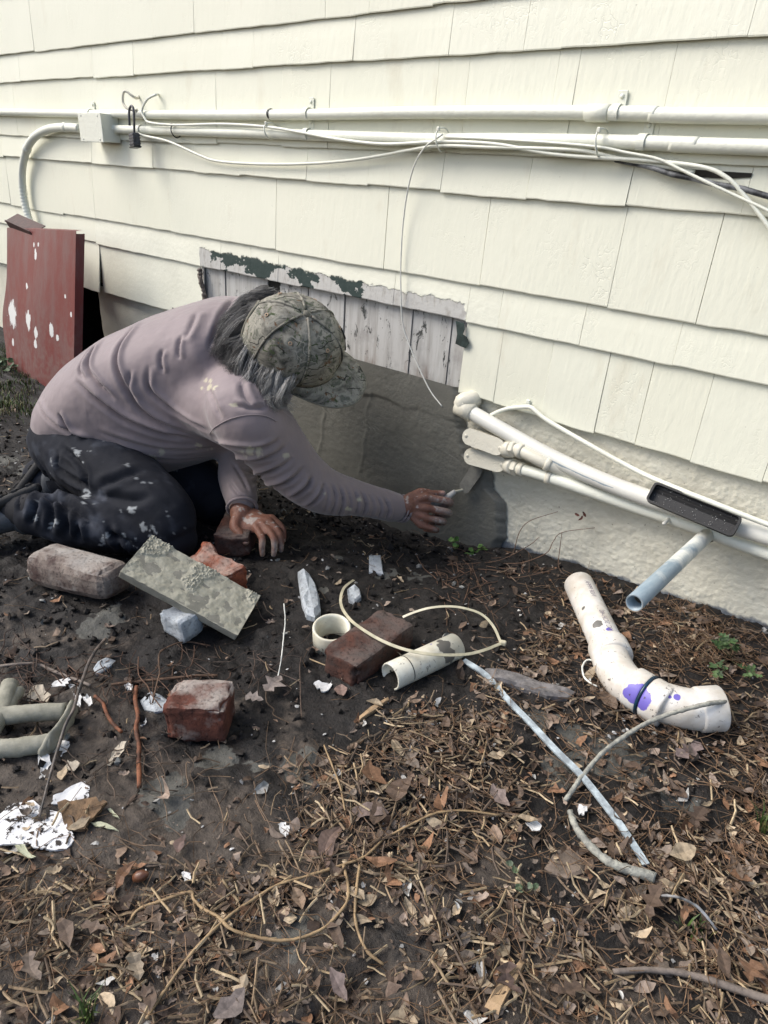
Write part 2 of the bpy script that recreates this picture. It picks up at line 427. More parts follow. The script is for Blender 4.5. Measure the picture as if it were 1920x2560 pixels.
# foundation: rough stucco
def stucco_material():
    m = Mat('cream_stucco')
    x, y, z = m.sep(m.n('NewGeometry').outputs['Position'])
    n = m.noise(9, 5, 0.6); c = m.mix(m.ramp(n, [(0.35, 0), (0.7, 1)]), (0.68, 0.66, 0.555), (0.60, 0.575, 0.475))
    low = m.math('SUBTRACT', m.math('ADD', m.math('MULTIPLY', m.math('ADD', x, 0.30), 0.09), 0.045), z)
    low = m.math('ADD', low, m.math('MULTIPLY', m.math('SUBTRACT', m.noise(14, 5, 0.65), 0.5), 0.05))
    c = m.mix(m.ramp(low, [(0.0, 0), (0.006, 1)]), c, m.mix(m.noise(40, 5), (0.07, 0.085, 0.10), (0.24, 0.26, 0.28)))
    sp = m.noise(110, 3, 0.6)
    c = m.mix(m.math('MULTIPLY', m.ramp(sp, [(0.69, 0), (0.72, 1)]), 0.7), c, (0.18, 0.15, 0.11))
    h = m.noise(130, 4, 0.65)
    return m.out(c, 0.7, m.bump(h, 0.55, 0.004), 0.25)
def sheet(x0, x1, z0, z1, step, yfun):
    nx, nz = int((x1 - x0) / step) + 1, int((z1 - z0) / step) + 1
    X, Z = np.meshgrid(np.linspace(x0, x1, nx), np.linspace(z0, z1, nz)); X = X.ravel(); Z = Z.ravel()
    v = np.stack([X, yfun(X, Z), Z], 1)
    f = [(j * nx + i, j * nx + i + 1, (j + 1) * nx + i + 1, (j + 1) * nx + i) for j in range(nz - 1) for i in range(nx - 1)]
    return v, f
def st_y(X, Z):
    p = np.stack([X, Z, X * 0], -1)
    return 0.022 - 0.0026 * np.abs(fbm(p * 84, 31, 3)) - 0.0018 * fbm(p * 14, 33, 2)
M_stucco = stucco_material()
v, f = sheet(-1.25, 0.40, -0.15, 0.41, 0.0042, st_y); f1 = (v, f)
v2, f2 = sheet(0.40, 1.6, -0.2, 0.41, 0.03, st_y)
v3, f3 = sheet(-6.2, -1.25, -0.2, 0.41, 0.02, st_y)
OPX0, OPX1 = -3.45, W(224, 700, 0.02)[0]; cut = [q for q in f3 if not (OPX0 < v3[q[0], 0] and v3[q[1], 0] < OPX1 - 0.01 * abs(math.sin(v3[q[0], 2] * 40)))]  # foundation cut away for an added dark recess that imitates the panel's deep shadow
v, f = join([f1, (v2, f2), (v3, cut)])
ob = box(((OPX0 + OPX1) / 2, 0.34, 0.10), (OPX1 - OPX0 + 0.08, 0.60, 0.62)); ob = (ob[0], [q for q in ob[1] if not all(ob[0][i][1] < 0.06 for i in q)]); add('shade_recess', ob[0], ob[1], M_dark, house, label='added dark recess behind the red panel standing in for its deep shadow')
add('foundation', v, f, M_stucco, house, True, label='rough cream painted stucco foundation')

# the fresh cement patch
def cement_material():
    m = Mat('wet_cement')
    x, y, z = m.sep(m.n('NewGeometry').outputs['Position'])
    a = m.noise(5, 4, 0.6, m.pos((1, 1, 0.7))); b = m.noise(45, 5, 0.6)
    c = m.mix(m.ramp(a, [(0.35, 0), (0.68, 1)]), (0.108, 0.108, 0.095), (0.142, 0.141, 0.124))
    c = m.mix(m.math('MULTIPLY', m.ramp(b, [(0.5, 0), (0.7, 1)]), 0.22), c, (0.165, 0.163, 0.143))
    pit = m.ramp(m.noise(120, 4, 0.65), [(0.40, 0), (0.55, 1)])
    sm = m.ramp(m.noise(6, 2), [(0.42, 1), (0.62, 0)])
    hh = m.mix(sm, m.math('MULTIPLY', pit, 0.35), pit)
    tro = m.noise(16, 3, 0.5, m.pos((0.4, 1, 1.4)))
    return m.out(c, m.ramp(a, [(0.3, 0.62), (0.7, 0.42)]), m.bump(hh, 0.30, 0.0018, m.bump(tro, 0.12, 0.010)), 0.45)
EDGE = [(1000, 868), (1003, 905), (1008, 950), (1018, 990), (1058, 1012), (1063, 1040), (1068, 1062), (1086, 1082), (1093, 1120), (1090, 1158), (1082, 1185), (1070, 1215)]
ex = np.array([W(*p, 0.01) for p in EDGE]); ez, exx = ex[::-1, 2], ex[::-1, 0]
def xr(z): return np.interp(z, ez, exx) + 0.004 * vnoise(np.stack([z * 40, z * 0, z * 0], -1), 51) + 0.003 * vnoise(np.stack([z * 120, z * 0, z * 0], -1), 52)
nu, nv = 260, 110
U_, V_ = np.meshgrid(np.linspace(0, 1, nu) ** 0.85, np.linspace(-0.2, 0.412, nv)); U_ = U_.ravel(); V_ = V_.ravel()
xl = -2.62 + 0.25 * (V_ + 0.1); XX = xl + (xr(V_) - xl) * U_
p = np.stack([XX, V_, XX * 0], -1)
edge = sstep(0, 0.03, (xr(V_) - XX)); topb = sstep(0.412, 0.398, V_)
YY = 0.020 - 0.018 * edge ** 0.6 - 0.0020 * fbm(p * 7, 61, 2) - 0.0012 * np.abs(fbm(p * 60, 62, 2)) * edge
for (xc, amp) in ((-1.62, 0.0035), (-1.84, 0.003), (-1.42, 0.002)):      # trowel ridges
    cx = xc + 0.10 * (V_ - 0.2) + 0.01 * vnoise(np.stack([V_ * 20, V_ * 0, V_ * 0], -1), 63)
    YY -= amp * np.exp(-((XX - cx) / 0.004) ** 2) * sstep(-0.1, 0.1, V_) * (1 - sstep(0.3, 0.35, V_))
band = V_ - (0.315 + 0.012 * fbm(p * 14, 65, 3)); YY -= 0.004 * sstep(-0.003, 0.003, band)    # smeared upper coat
YY = np.maximum(YY - 0.004, -0.006)
f = [(j * nu + i, j * nu + i + 1, (j + 1) * nu + i + 1, (j + 1) * nu + i) for j in range(nv - 1) for i in range(nu - 1)]
add('cement_patch', np.stack([XX, YY, V_], 1), f, cement_material(), house, True, label='dark grey patch of wet cement')

# ------------------------------------------------------------------ conduits on the siding
def pipe_thing(name, pts, r, mat, label, cat, seg=16, straight=True):
    pts = np.asarray(pts, float)
    e = empty(name, pts[len(pts) // 2], label, cat)
    w = pts.copy(); w[:, 2] += 0.0015 * vnoise(np.stack([w[:, 0] * 3, w[:, 0] * 0, w[:, 0] * 0], -1), 71)
    v, f = tube(w, r, seg); add('pipe', v, f, mat, e, True); return e
def collar(parent, c, axis, r, L, mat, name='coupling'):
    v, f = lathe([(r * 0.9, -L / 2 - 0.0015), (r, -L / 2), (r, L / 2), (r * 0.9, L / 2 + 0.0015)], c, axis, 18); return add(name, v, f, mat, parent, True)
def strap(parent, c, r, mat, up=True, w=0.018):
    """one-hole strap: a band over the pipe plus a screwed tab"""
    s = 1 if up else -1; a = np.linspace(-0.35 * np.pi, 1.0 * np.pi, 14)
    prof = [(-(r + 0.0012) * math.sin(t * 0.74 + 0.2), (r + 0.0012) * math.cos(t * 0.74 + 0.2)) for t in a]
    v = []; th = 0.002
    for k in (-w / 2, w / 2):
        for (yy, zz) in prof:
            for q in (1.0, 1 + th / r): v.append((c[0] + k, c[1] + yy * q, c[2] + s * zz * q))
    n = len(prof); f = []
    for i in range(n - 1):
        A = i * 2; Bq = A + 2; C = 2 * n
        f += [(A + 1, Bq + 1, C + Bq + 1, C + A + 1), (A, C + A, C + Bq, Bq), (A, Bq, Bq + 1, A + 1), (C + A, C + A + 1, C + Bq + 1, C + Bq)]
    tab = box((c[0], 0.0015 - 0.0025, c[2] + s * (r + 0.014)), (w * 1.25, 0.003, 0.030), bev=0.001)
    st = add('strap', *join([(np.array(v), f), tab]), mat, parent)
    v, f = lathe([(0.0052, 0), (0.0048, 0.002), (0.0028, 0.0035)], (c[0], -0.0025, c[2] + s * (r + 0.018)), (0, -1, 0), 10); add('screw', v, f, mat, st, True)
    return st
RP = 0.0143
def on_line(pts, x):
    pts = np.asarray(pts); o = np.argsort(pts[:, 0]); return np.array([x] + [np.interp(x, pts[o, 0], pts[o, k]) for k in (1, 2)])
up_px = [(-60, 243), (0, 243), (190, 246), (420, 248), (640, 247), (900, 243), (1200, 243), (1400, 246), (1659, 251)]
up = np.array([W(x, y, -0.017) for x, y in up_px]); up = np.vstack([[-6.0, -0.017, up[0, 2]], up, [1.5, -0.017, up[-1, 2] - 0.01]])
uc = pipe_thing('upper_conduit', spline(up, 12), RP, M_pipe, 'upper cream painted conduit pipe running level across the whole siding', 'pipe')
for px in (195, 664, 1331): strap(uc, on_line(up, W(px, 245, -0.017)[0]), RP, M_pipe)
collar(uc, on_line(up, W(1292, 245, -0.017)[0]), (1, 0, 0), 0.0172, 0.05, M_pipe)
lo_px = [(236, 279), (420, 284), (640, 290), (900, 300), (1100, 302), (1300, 306), (1500, 312), (1659, 318)]
lo = np.array([W(x, y, -0.017) for x, y in lo_px]); lo = np.vstack([lo, [1.5, -0.017, lo[-1, 2] - 0.005]])
lc = pipe_thing('lower_conduit', spline(lo, 12), RP, M_pipe, 'lower cream painted conduit pipe leaving the square junction box', 'pipe')
for px in (306, 1390): strap(lc, on_line(lo, W(px, 300, -0.017)[0]), RP, M_pipe)
strap(lc, on_line(lo, W(664, 291, -0.017)[0]), RP, M_pipe)
c0 = on_line(lo, W(247, 279, -0.017)[0])
v, f = lathe([(0.012, -0.02), (0.021, -0.018), (0.021, -0.004), (0.018, -0.003), (0.018, 0.012), (0.0146, 0.014)], c0, (1, 0, 0), 6); add('locknut', v, f, M_pipe, lc)
# junction box and its flexible tail
jc = W(196, 276, -0.045); bx0, bx1 = W(172, 276, -0.072)[0], W(221, 276, -0.072)[0]
jb = empty('junction_box', (0.5 * (bx0 + bx1), 0.0, jc[2] - 0.05), 'square cream junction box on the lower conduit beside the padlock', 'junction box')
JW, JH, JD = bx1 - bx0, 0.098, 0.068; jx = 0.5 * (bx0 + bx1)
v, f = box((jx, -JD / 2 - 0.001, jc[2]), (JW * 0.97, JD, JH * 0.97), bev=0.003, seg=2); add('box_body', v, f, M_pipe, jb)
v, f = box((jx, -JD - 0.003, jc[2]), (JW, 0.006, JH), bev=0.002, seg=2); cv = add('cover', v, f, M_pipe, jb)
for sx, sz in ((-1, -1), (1, 1), (-1, 1), (1, -1)):
    v, f = lathe([(0.004, 0), (0.0036, 0.0015), (0.002, 0.002)], (jx + sx * JW * 0.36, -JD - 0.006, jc[2] + sz * JH * 0.40), (0, -1, 0), 10); add('screw', v, f, M_pipe, cv)
tail = np.array([W(172, 277, -0.022), W(140, 275, -0.024), W(105, 279, -0.026), W(75, 296, -0.028), W(57, 325, -0.028), W(48, 370, -0.026), W(50, 420, -0.03), W(60, 465, -0.035), W(74, 505, -0.04), W(82, 560, -0.045)])
tp = spline(tail, 30); rr = np.full(len(tp), 0.0165); k = int(len(tp) * 0.62)
rr[k:] = 0.0165 + 0.0005 * np.sign(np.sin(np.arange(len(tp) - k) * 1.25))
fc = empty('flexible_conduit', tail[-1], 'cream ribbed flexible conduit bending down from the junction box behind the red panel', 'conduit')
v, f = tube(tp, rr, 16); add('pipe', v, f, M_pipe, fc, True)
for q in (28, 118): collar(fc, tp[q], tp[q + 1] - tp[q - 1], 0.0185, 0.022, M_pipe)

# ------------------------------------------------------------------ cables
def cable(name, px, r, mat, label, Y=-0.03, cat='cable', per=8, seg=8, extra=None):
    pts = wallpath(px, Y, per)
    if extra is not None: pts = np.vstack([pts, spline(np.vstack([pts[-1], extra]), per)[1:]])
    v, f = tube(pts, r, seg); return add(name, v, f, mat, None, True, label=label, cat=cat)
cable('cable', [(341, 204, 0.002), (336, 205, -0.02), (318, 215, -0.03), (307, 238, -0.036), (313, 256, -0.037), (325, 265, -0.036), (380, 270, -0.034), (480, 268, -0.032), (575, 274, -0.036), (650, 286, -0.037), (725, 300, -0.036), (829, 311, -0.035), (954, 306, -0.035), (1069, 311, -0.035), (1189, 332, -0.03), (1300, 341, -0.025), (1394, 346, -0.022), (1514, 360, -0.022), (1569, 383, -0.022), (1609, 423, -0.02), (1659, 488, -0.02), (1720, 580, -0.02)],
      0.0042, M_pipe, 'white cable looping out of the siding beside the padlock and along the lower conduit')
cable('cable', [(300, 289, -0.034), (315, 294, -0.036), (365, 306, -0.034), (430, 335, -0.018), (470, 348, -0.015), (550, 354, -0.014), (650, 354, -0.014), (750, 347, -0.015), (829, 335, -0.02), (880, 325, -0.028), (950, 315, -0.034), (1060, 318, -0.034), (1180, 321, -0.033), (1260, 326, -0.03), (1330, 341, -0.02), (1420, 357, -0.014), (1500, 372, -0.014)],
      0.0042, M_pipe, 'white cable sagging lowest below the lower conduit')
cable('cable', [(960, 296, -0.036), (1060, 300, -0.036), (1200, 309, -0.036), (1296, 318, -0.036), (1350, 329, -0.03), (1420, 343, -0.026), (1470, 366, -0.026), (1530, 395, -0.026), (1590, 423, -0.022), (1659, 455, -0.022), (1720, 490, -0.02)],
      0.0030, M_pipe, 'thin white cable crossing over the black cable at the right edge')
cable('black_cable', [(1330, 345, -0.008), (1405, 361, -0.014), (1450, 376, -0.018), (1500, 386, -0.018), (1550, 399, -0.02), (1600, 407, -0.018), (1659, 424, -0.018), (1760, 450, -0.018)],
      0.0055, simple_mat('scuffed_black_cable', (0.02, 0.021, 0.024), 0.5, 0.3, 25, 0.3, dark=(0.25, 0.26, 0.27)), 'black cable with scraped white paint under the lower conduit')
cable('hanging_wire', [(957, 290, -0.038), (945, 298, -0.044), (918, 318, -0.04), (896, 355, -0.03), (881, 410, -0.02), (871, 480, -0.014), (866, 560, -0.012), (866, 640, -0.012), (870, 700, -0.008), (884, 745, -0.006), (905, 795, -0.006), (930, 845, -0.006), (955, 878, -0.006)],
      0.0021, M_white_cable, 'thin white wire hanging down over the bare boards to the cement', cat='wire')
def tie(px, Y, rz, rr_, mat, label, name='cable_tie', nub=True):
    c = W(*px, Y); e = empty(name, c, label, 'cable tie')
    a = np.linspace(0, 2 * np.pi, 25); pts = np.stack([c[0] + 0.003 * np.sin(a * 2), c[1] + np.cos(a) * rr_, c[2] + np.sin(a) * rz], 1)
    v, f = tube(pts, 0.0022, 6); add('loop', v, f, mat, e, True)
    if nub:
        v, f = box(c + np.array([0.0, -rr_ * 0.7, rz * 0.85]), (0.008, 0.007, 0.010), bev=0.0015, nz=0.0006, nscale=90); add('head', v, f, mat, e)
    return e
tie((381, 283), -0.018, 0.021, 0.021, M_black, 'black cable tie round the lower conduit right of the padlock')
tie((585, 283), -0.022, 0.022, 0.026, M_pipe, 'painted cable tie under the black tape, bunching a cable to the lower conduit')
tie((955, 302), -0.026, 0.026, 0.026, M_pipe, 'painted cable tie where the thin hanging wire starts')
tie((1298, 308), -0.026, 0.026, 0.026, M_pipe, 'painted cable tie on the lower conduit nearest the right edge')
v, f = lathe([(RP + 0.0008, -0.004), (RP + 0.0012, 0.005)], on_line(up, W(585, 247, -0.017)[0]), (1, 0, 0.25), 18, (False, False))
add('tape', v, f, M_black, None, label='scrap of black tape wrapped round the upper conduit', cat='tape')
# hook wire and padlock
cable('wire_hook', [(300, 208, 0.004), (296, 212, -0.01), (287, 208, -0.028), (272, 197, -0.04), (266, 203, -0.046), (266, 222, -0.048), (275, 234, -0.046), (288, 238, -0.036), (297, 237, -0.026)],
      0.0046, M_beige, 'short grey hook of wire sticking out of the siding and holding the padlock', cat='wire')
pc = W(291, 302, -0.055); pl = empty('padlock', pc, 'old grey padlock hanging open from the wire hook by the junction box', 'padlock')
B = basis((1, -0.25, 0.10), (0.12, 0, 1))
v, f = box(pc, (0.050, 0.026, 0.042), B, bev=0.004, seg=2); pb = add('lock_body', v, f, M_steel, pl)
for k in range(4):
    v, f = box(pc + B[:, 2] * (-0.014 + 0.0095 * k), (0.0525, 0.0285, 0.0032), B, bev=0.001); add('laminate', v, f, M_steel, pb)
v, f = box(pc - B[:, 2] * 0.0235, (0.054, 0.030, 0.006), B, bev=0.002); add('base_rim', v, f, M_black, pb)
s0 = W(290, 282, -0.055); s1 = W(289, 240, -0.052); s2 = W(284, 229, -0.050); s3 = W(279, 240, -0.052); s4 = W(280, 271, -0.056)
v, f = tube(spline([pc + B[:, 2] * 0.019 + B[:, 0] * 0.0, s0, s1, s2, s3, s4], 8), 0.0042, 10); add('shackle', v, f, M_steel, pl, True)
# ------------------------------------------------------------------ ground
def ground_material():
    m = Mat('soil')
    pos = m.n('NewGeometry').outputs['Position']; x, y, z = m.sep(pos)
    n1 = m.noise(7, 6, 0.62); n2 = m.noise(60, 5, 0.65); n3 = m.noise(2.3, 3)
    dark = m.mix(m.ramp(n2, [(0.35, 0), (0.7, 1)]), (0.0062, 0.0055, 0.0051), (0.022, 0.0185, 0.0165))
    dry = m.mix(m.ramp(n2, [(0.3, 0), (0.7, 1)]), (0.048, 0.040, 0.034), (0.135, 0.11, 0.088))
    # drier, trodden soil towards the viewer
    t = m.math('ADD', m.math('MULTIPLY', m.math('ADD', m.math('MULTIPLY', x, 0.15), m.math('MULTIPLY', y, -1.0)), 1.0), m.math('MULTIPLY', m.math('SUBTRACT', n1, 0.5), 1.1))
    c = m.mix(m.math('MULTIPLY', m.ramp(t, [(0.90, 0), (1.35, 1)]), 0.72), dark, dry)
    sp = m.n('Attribute', attribute_name='Col').outputs[0]
    acc = m.ramp(m.math('ADD', m.sep(sp)[0], m.math('MULTIPLY', m.math('SUBTRACT', n2, 0.5), 0.5)), [(0.40, 0), (0.58, 1)])
    cem = m.mix(n2, (0.070, 0.070, 0.063), (0.135, 0.135, 0.12))
    c = m.mix(m.math('MULTIPLY', acc, 0.8), c, cem)
    wet = m.ramp(n1, [(0.35, 0.55), (0.65, 0.9)])
    h = m.noise(120, 4, 0.72)
    return m.out(c, wet, m.bump(h, 0.8, 0.006), 0.35)
SPILLS = [(1300, 1640, 0.055), (1230, 1580, 0.04), (1360, 1690, 0.05), (1210, 1680, 0.05), (1440, 1730, 0.04), (1150, 1560, 0.03), (670, 1190, 0.035), (730, 1205, 0.03), (905, 1230, 0.05), (850, 1235, 0.04),
          (640, 1660, 0.05), (560, 1650, 0.04), (760, 1720, 0.055), (480, 1640, 0.035), (700, 1275, 0.018), (360, 1720, 0.04), (1480, 1340, 0.03), (240, 1330, 0.05), (200, 1370, 0.04), (70, 1010, 0.07), (10, 1000, 0.05), (620, 2010, 0.05)]
def axis_steps(a, b, c, d, fine, grow=1.16, cap=0.5):
    mid = list(np.arange(b, c, fine)); lo_, hi_ = [], []; s = fine; x = b
    while x > a: s = min(s * grow, cap); x -= s; lo_.append(x)
    s = fine; x = mid[-1]
    while x < d: s = min(s * grow, cap); x += s; hi_.append(x)
    return np.array(lo_[::-1] + mid + hi_)
gx = axis_steps(-40, -2.3, 0.35, 40, 0.0075, cap=4); gy = axis_steps(-45, -2.0, 0.06, 0.10, 0.0075, cap=4)
GX, GY = np.meshgrid(gx, gy); gxf, gyf = GX.ravel(), GY.ravel(); gzf = gz(gxf, gyf)
nx, ny = len(gx), len(gy)
ii, jj = np.meshgrid(np.arange(nx - 1), np.arange(ny - 1)); a_ = (jj * nx + ii).ravel()
gf = np.stack([a_, a_ + 1, a_ + 1 + nx, a_ + nx], 1)
spill = np.zeros(len(gxf)); gp_ = np.stack([gxf, gyf, gxf * 0], -1); n_a = fbm(gp_ * 11, 91, 4); n_b = fbm(gp_ * 45, 95, 3)
for (px, py, r) in SPILLS:
    g = G0(px, py); d = np.hypot((gxf - g[0]), (gyf - g[1])) / r + 0.75 * n_a + 0.30 * n_b
    spill = np.maximum(spill, 1 - sstep(0.45, 0.95, d))
tag(add('ground', np.stack([gxf, gyf, gzf], 1), gf, ground_material(), None, True, org=(0, 0, 0), attr=np.stack([spill] * 3, 1)), kind='structure')

# soil crumbs: nobody could count them
def batch(name, items, mat, label, cat):
    """items: list of (verts Nx3, faces, colour) -> one object with per-vertex colour"""
    vs_, fs, cs, k = [], [], [], 0
    for v, f, c in items:
        vs_.append(v); fs += [tuple(i + k for i in q) for q in f]; cs.append(np.broadcast_to(np.asarray(c, float), (len(v), 3))); k += len(v)
    return add(name, np.vstack(vs_), fs, mat, None, False, org=(0, 0, 0), label=label, cat=cat, kind='stuff', attr=np.vstack(cs))
def attr_mat(name, rough=0.7, bump=0.3, scale=150, trans=0.0):
    m = Mat(name); a = m.n('Attribute', attribute_name='Col').outputs[0]
    n = m.noise(scale, 4, 0.6)
    c = m.mix(m.ramp(n, [(0.35, 0), (0.7, 1)]), m.mix(0.45, a, (0, 0, 0)), a)
    return m.out(c, rough, m.bump(n, bump, 0.002), 0.35)
M_attr = attr_mat('litter'); M_crumb = attr_mat('soil_crumbs', 0.75, 0.6, 220)
ico = bmesh.new(); bmesh.ops.create_icosphere(ico, subdivisions=1, radius=1.0)
IV = np.array([tuple(v.co) for v in ico.verts]); ico.verts.index_update(); IF = [tuple(v.index for v in f.verts) for f in ico.faces]; ico.free()
def soil_zone(px, py):
    """how bare and dark the soil is at a layout pixel (1 = the freshly dug part)"""
    ln = np.interp(px, [-400, 0, 650, 1000, 1250, 1659, 2000], [1800, 1760, 1640, 1520, 1330, 1290, 1290])
    return 1 - sstep(-90, 90, py - ln)
items = []
N = 7500
cx = rng.uniform(-2.7, 0.7, N * 3); cy = -np.abs(rng.uniform(0, 1, N * 3)) ** 1.0 * 2.0 - 0.01
px_, py_, dd = proj(np.stack([cx, cy, cx * 0], 1)); keep = (rng.random(len(cx)) < 0.12 + 0.88 * soil_zone(px_, py_))
cx, cy = cx[keep][:N], cy[keep][:N]; cz = gz(cx, cy)
for x, y, z in zip(cx, cy, cz):
    s = 0.002 + 0.0075 * rng.random() ** 3.0
    if y > -0.22 and -2.2 < x < -0.9: s *= 1.7
    v = IV * (1 + 0.35 * rng.normal(size=(len(IV), 1))) * s * rng.uniform(0.6, 1.2, 3)
    k = rng.random(); c = np.array((0.016, 0.013, 0.011)) * (0.5 + 1.4 * rng.random())
    if k > 0.965: c = np.array((0.28, 0.28, 0.26)) * rng.uniform(0.5, 1.2)
    elif k > 0.93: c = np.array((0.09, 0.06, 0.04))
    items.append((v + np.array([x, y, z + s * 0.3]), IF, c))
batch('soil_crumbs', items, M_crumb, 'loose dark crumbs of dug soil scattered over the ground', 'soil')

# ------------------------------------------------------------------ pipes at the foundation
M_galv = Mat('scraped_pipe'); 
def scraped():
    m = M_galv; g = m.sep(m.n('TexCoord').outputs['Object'])
    n = m.noise(16, 6, 0.65); 
    k = m.math('ADD', m.math('MULTIPLY', g[1], -1.9), m.math('MULTIPLY', m.math('SUBTRACT', n, 0.5), 1.6))
    f = m.ramp(k, [(0.30, 0), (0.62, 1)])
    st = m.noise(120, 4, 0.6, m.pos((1, 0.2, 1)))
    c = m.mix(f, (0.70, 0.71, 0.66), m.mix(st, (0.15, 0.22, 0.28), (0.36, 0.43, 0.47)))
    return m.out(c, 0.42, m.bump(n, 0.15, 0.003), 0.5)
scraped()
def pipe_with_scrape():
    m = Mat('painted_pipe_with_scrape'); pos = m.n('NewGeometry').outputs['Position']
    n = m.noise(14, 5, 0.6); c = m.mix(m.ramp(n, [(0.35, 0), (0.7, 1)]), (0.70, 0.70, 0.64), (0.60, 0.59, 0.54))
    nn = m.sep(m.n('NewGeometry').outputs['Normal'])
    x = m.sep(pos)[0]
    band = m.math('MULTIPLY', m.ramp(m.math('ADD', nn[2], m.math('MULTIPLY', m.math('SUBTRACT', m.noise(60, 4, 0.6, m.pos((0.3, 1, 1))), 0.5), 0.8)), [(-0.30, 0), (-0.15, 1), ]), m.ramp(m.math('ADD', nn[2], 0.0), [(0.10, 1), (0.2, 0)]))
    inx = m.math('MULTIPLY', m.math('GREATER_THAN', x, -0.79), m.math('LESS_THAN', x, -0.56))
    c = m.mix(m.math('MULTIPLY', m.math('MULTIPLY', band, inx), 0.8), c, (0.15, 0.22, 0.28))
    return m.out(c, 0.38, m.bump(m.noise(50, 4), 0.12, 0.003), 0.45)
dp = [W(1009, 886, -0.022), W(1200, 992, -0.03), W(1375, 1067, -0.034), W(1634, 1150, -0.03), W(1800, 1200, -0.03), W(2100, 1280, -0.03)]
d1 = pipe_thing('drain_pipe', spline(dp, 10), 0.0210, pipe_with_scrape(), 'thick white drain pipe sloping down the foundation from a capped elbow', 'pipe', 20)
dirv = _n(dp[1] - dp[0])
v, f = lathe([(0.020, -0.034), (0.0265, -0.030), (0.0265, 0.020), (0.0215, 0.023)], dp[0], dirv, 20); el = add('elbow_hub', v, f, M_beige, d1, True)
v, f = tube(spline([dp[0] - dirv * 0.012, dp[0] - dirv * 0.02 + np.array([0.002, 0.0, 0.016]), dp[0] - dirv * 0.005 + np.array([0.004, 0.012, 0.026]), dp[0] + np.array([0.004, 0.03, 0.03])], 5), 0.0245, 18); add('elbow', v, f, M_beige, d1, True)
def conduit_body(name, c_px, pipe_px, label, Y, r):
    a = W(*c_px[0], Y); b = W(*c_px[1], Y); axis = _n(b - a); L = np.linalg.norm(b - a)
    pp = [W(q[0], q[1], q[2] if len(q) > 2 else Y) for q in pipe_px]
    e = empty(name, a, label, 'conduit')
    nr = np.array([0, -1.0, 0.25]); B = basis(axis, _n(nr - nr.dot(axis) * axis)); hw = 0.0235; c = (a + b) / 2
    ang = np.linspace(-np.pi / 2, np.pi / 2, 9); prof = [(L / 2 - hw + hw * math.cos(t), hw * math.sin(t)) for t in ang] + [(-L / 2 + hw - hw * math.cos(t), -hw * math.sin(t)) for t in ang]
    def stad(k, h0, h1, rim):
        p0 = [c + B[:, 0] * x * k + B[:, 1] * y * k + B[:, 2] * h0 for x, y in prof]; p1 = [c + B[:, 0] * x * k * rim + B[:, 1] * y * k * rim + B[:, 2] * h1 for x, y in prof]
        n = len(prof); v = np.array(p0 + p1); f = [tuple(range(n))[::-1], tuple(range(n, 2 * n))] + [(i, (i + 1) % n, n + (i + 1) % n, n + i) for i in range(n)]
        return v, f
    v, f = stad(0.95, -0.030, 0.0, 1.0); add('fitting_body', v, f, M_beige, e)
    v, f = stad(1.0, 0.0, 0.004, 0.985); cv = add('cover', v, f, M_beige, e)
    for s in (-1, 1):
        v, f = lathe([(0.005, 0), (0.0045, 0.002), (0.002, 0.003)], c + B[:, 0] * s * (L / 2 - 0.013) + B[:, 2] * 0.004, B[:, 2], 10); add('screw', v, f, M_beige, cv)
    pts = spline(np.vstack([b - B[:, 2] * 0.014, pp]), 8)
    v, f = tube(pts, r, 16); pi_ = add('pipe', v, f, M_beige if 'upper' in label else M_pipe, e, True)
    ax = _n(pts[9] - pts[3])
    for off, rad, ln, sg in ((0.008, 0.0228, 0.036, 20), (0.036, r + 0.0060, 0.016, 6), (0.052, r + 0.004, 0.016, 18), (0.135, r + 0.0035, 0.014, 18)):
        i = int(np.argmin(np.abs(np.linalg.norm(pts - pts[0], axis=1) - off)))
        v, f = lathe([(rad * 0.9, -ln / 2), (rad, -ln / 2 + 0.002), (rad, ln / 2 - 0.002), (rad * 0.9, ln / 2)], pts[i], _n(pts[min(i + 1, len(pts) - 1)] - pts[max(i - 1, 0)]), sg); add('coupling', v, f, M_beige, e, sg > 10)
    return e
conduit_body('conduit_fitting', [(1000, 938), (1090, 971)], [(1120, 972), (1175, 998), (1260, 1036, -0.012), (1400, 1098, -0.008), (1659, 1190, -0.006), (1900, 1260, -0.006)], 'upper of the two beige oval covered conduit fittings by the cement edge', -0.048, 0.0165)
conduit_body('conduit_fitting', [(1003, 982), (1093, 1006)], [(1120, 1012), (1200, 1036), (1342, 1085, -0.02), (1488, 1134, -0.02), (1659, 1196, -0.02), (1900, 1275, -0.02)], 'lower of the two beige oval covered conduit fittings, just above the trowel', -0.040, 0.0155)
cable('cable', [(1052, 905, 0.004), (1059, 898, -0.006), (1092, 884, -0.012), (1134, 879, -0.014), (1150, 882, -0.016), (1184, 909, -0.02), (1284, 967, -0.024), (1384, 1021, -0.03), (1467, 1057, -0.058), (1550, 1090, -0.064), (1659, 1133, -0.055), (1850, 1200, -0.05)], 0.0060, M_pipe, 'thick white cable clipped under the siding and running over the black tray')
v, f = box(W(1141, 868, -0.004), (0.012, 0.006, 0.012), bev=0.002); add('cable_clip', v, f, M_pipe, None, label='small white nail clip holding the thick cable under the siding', cat='clip')
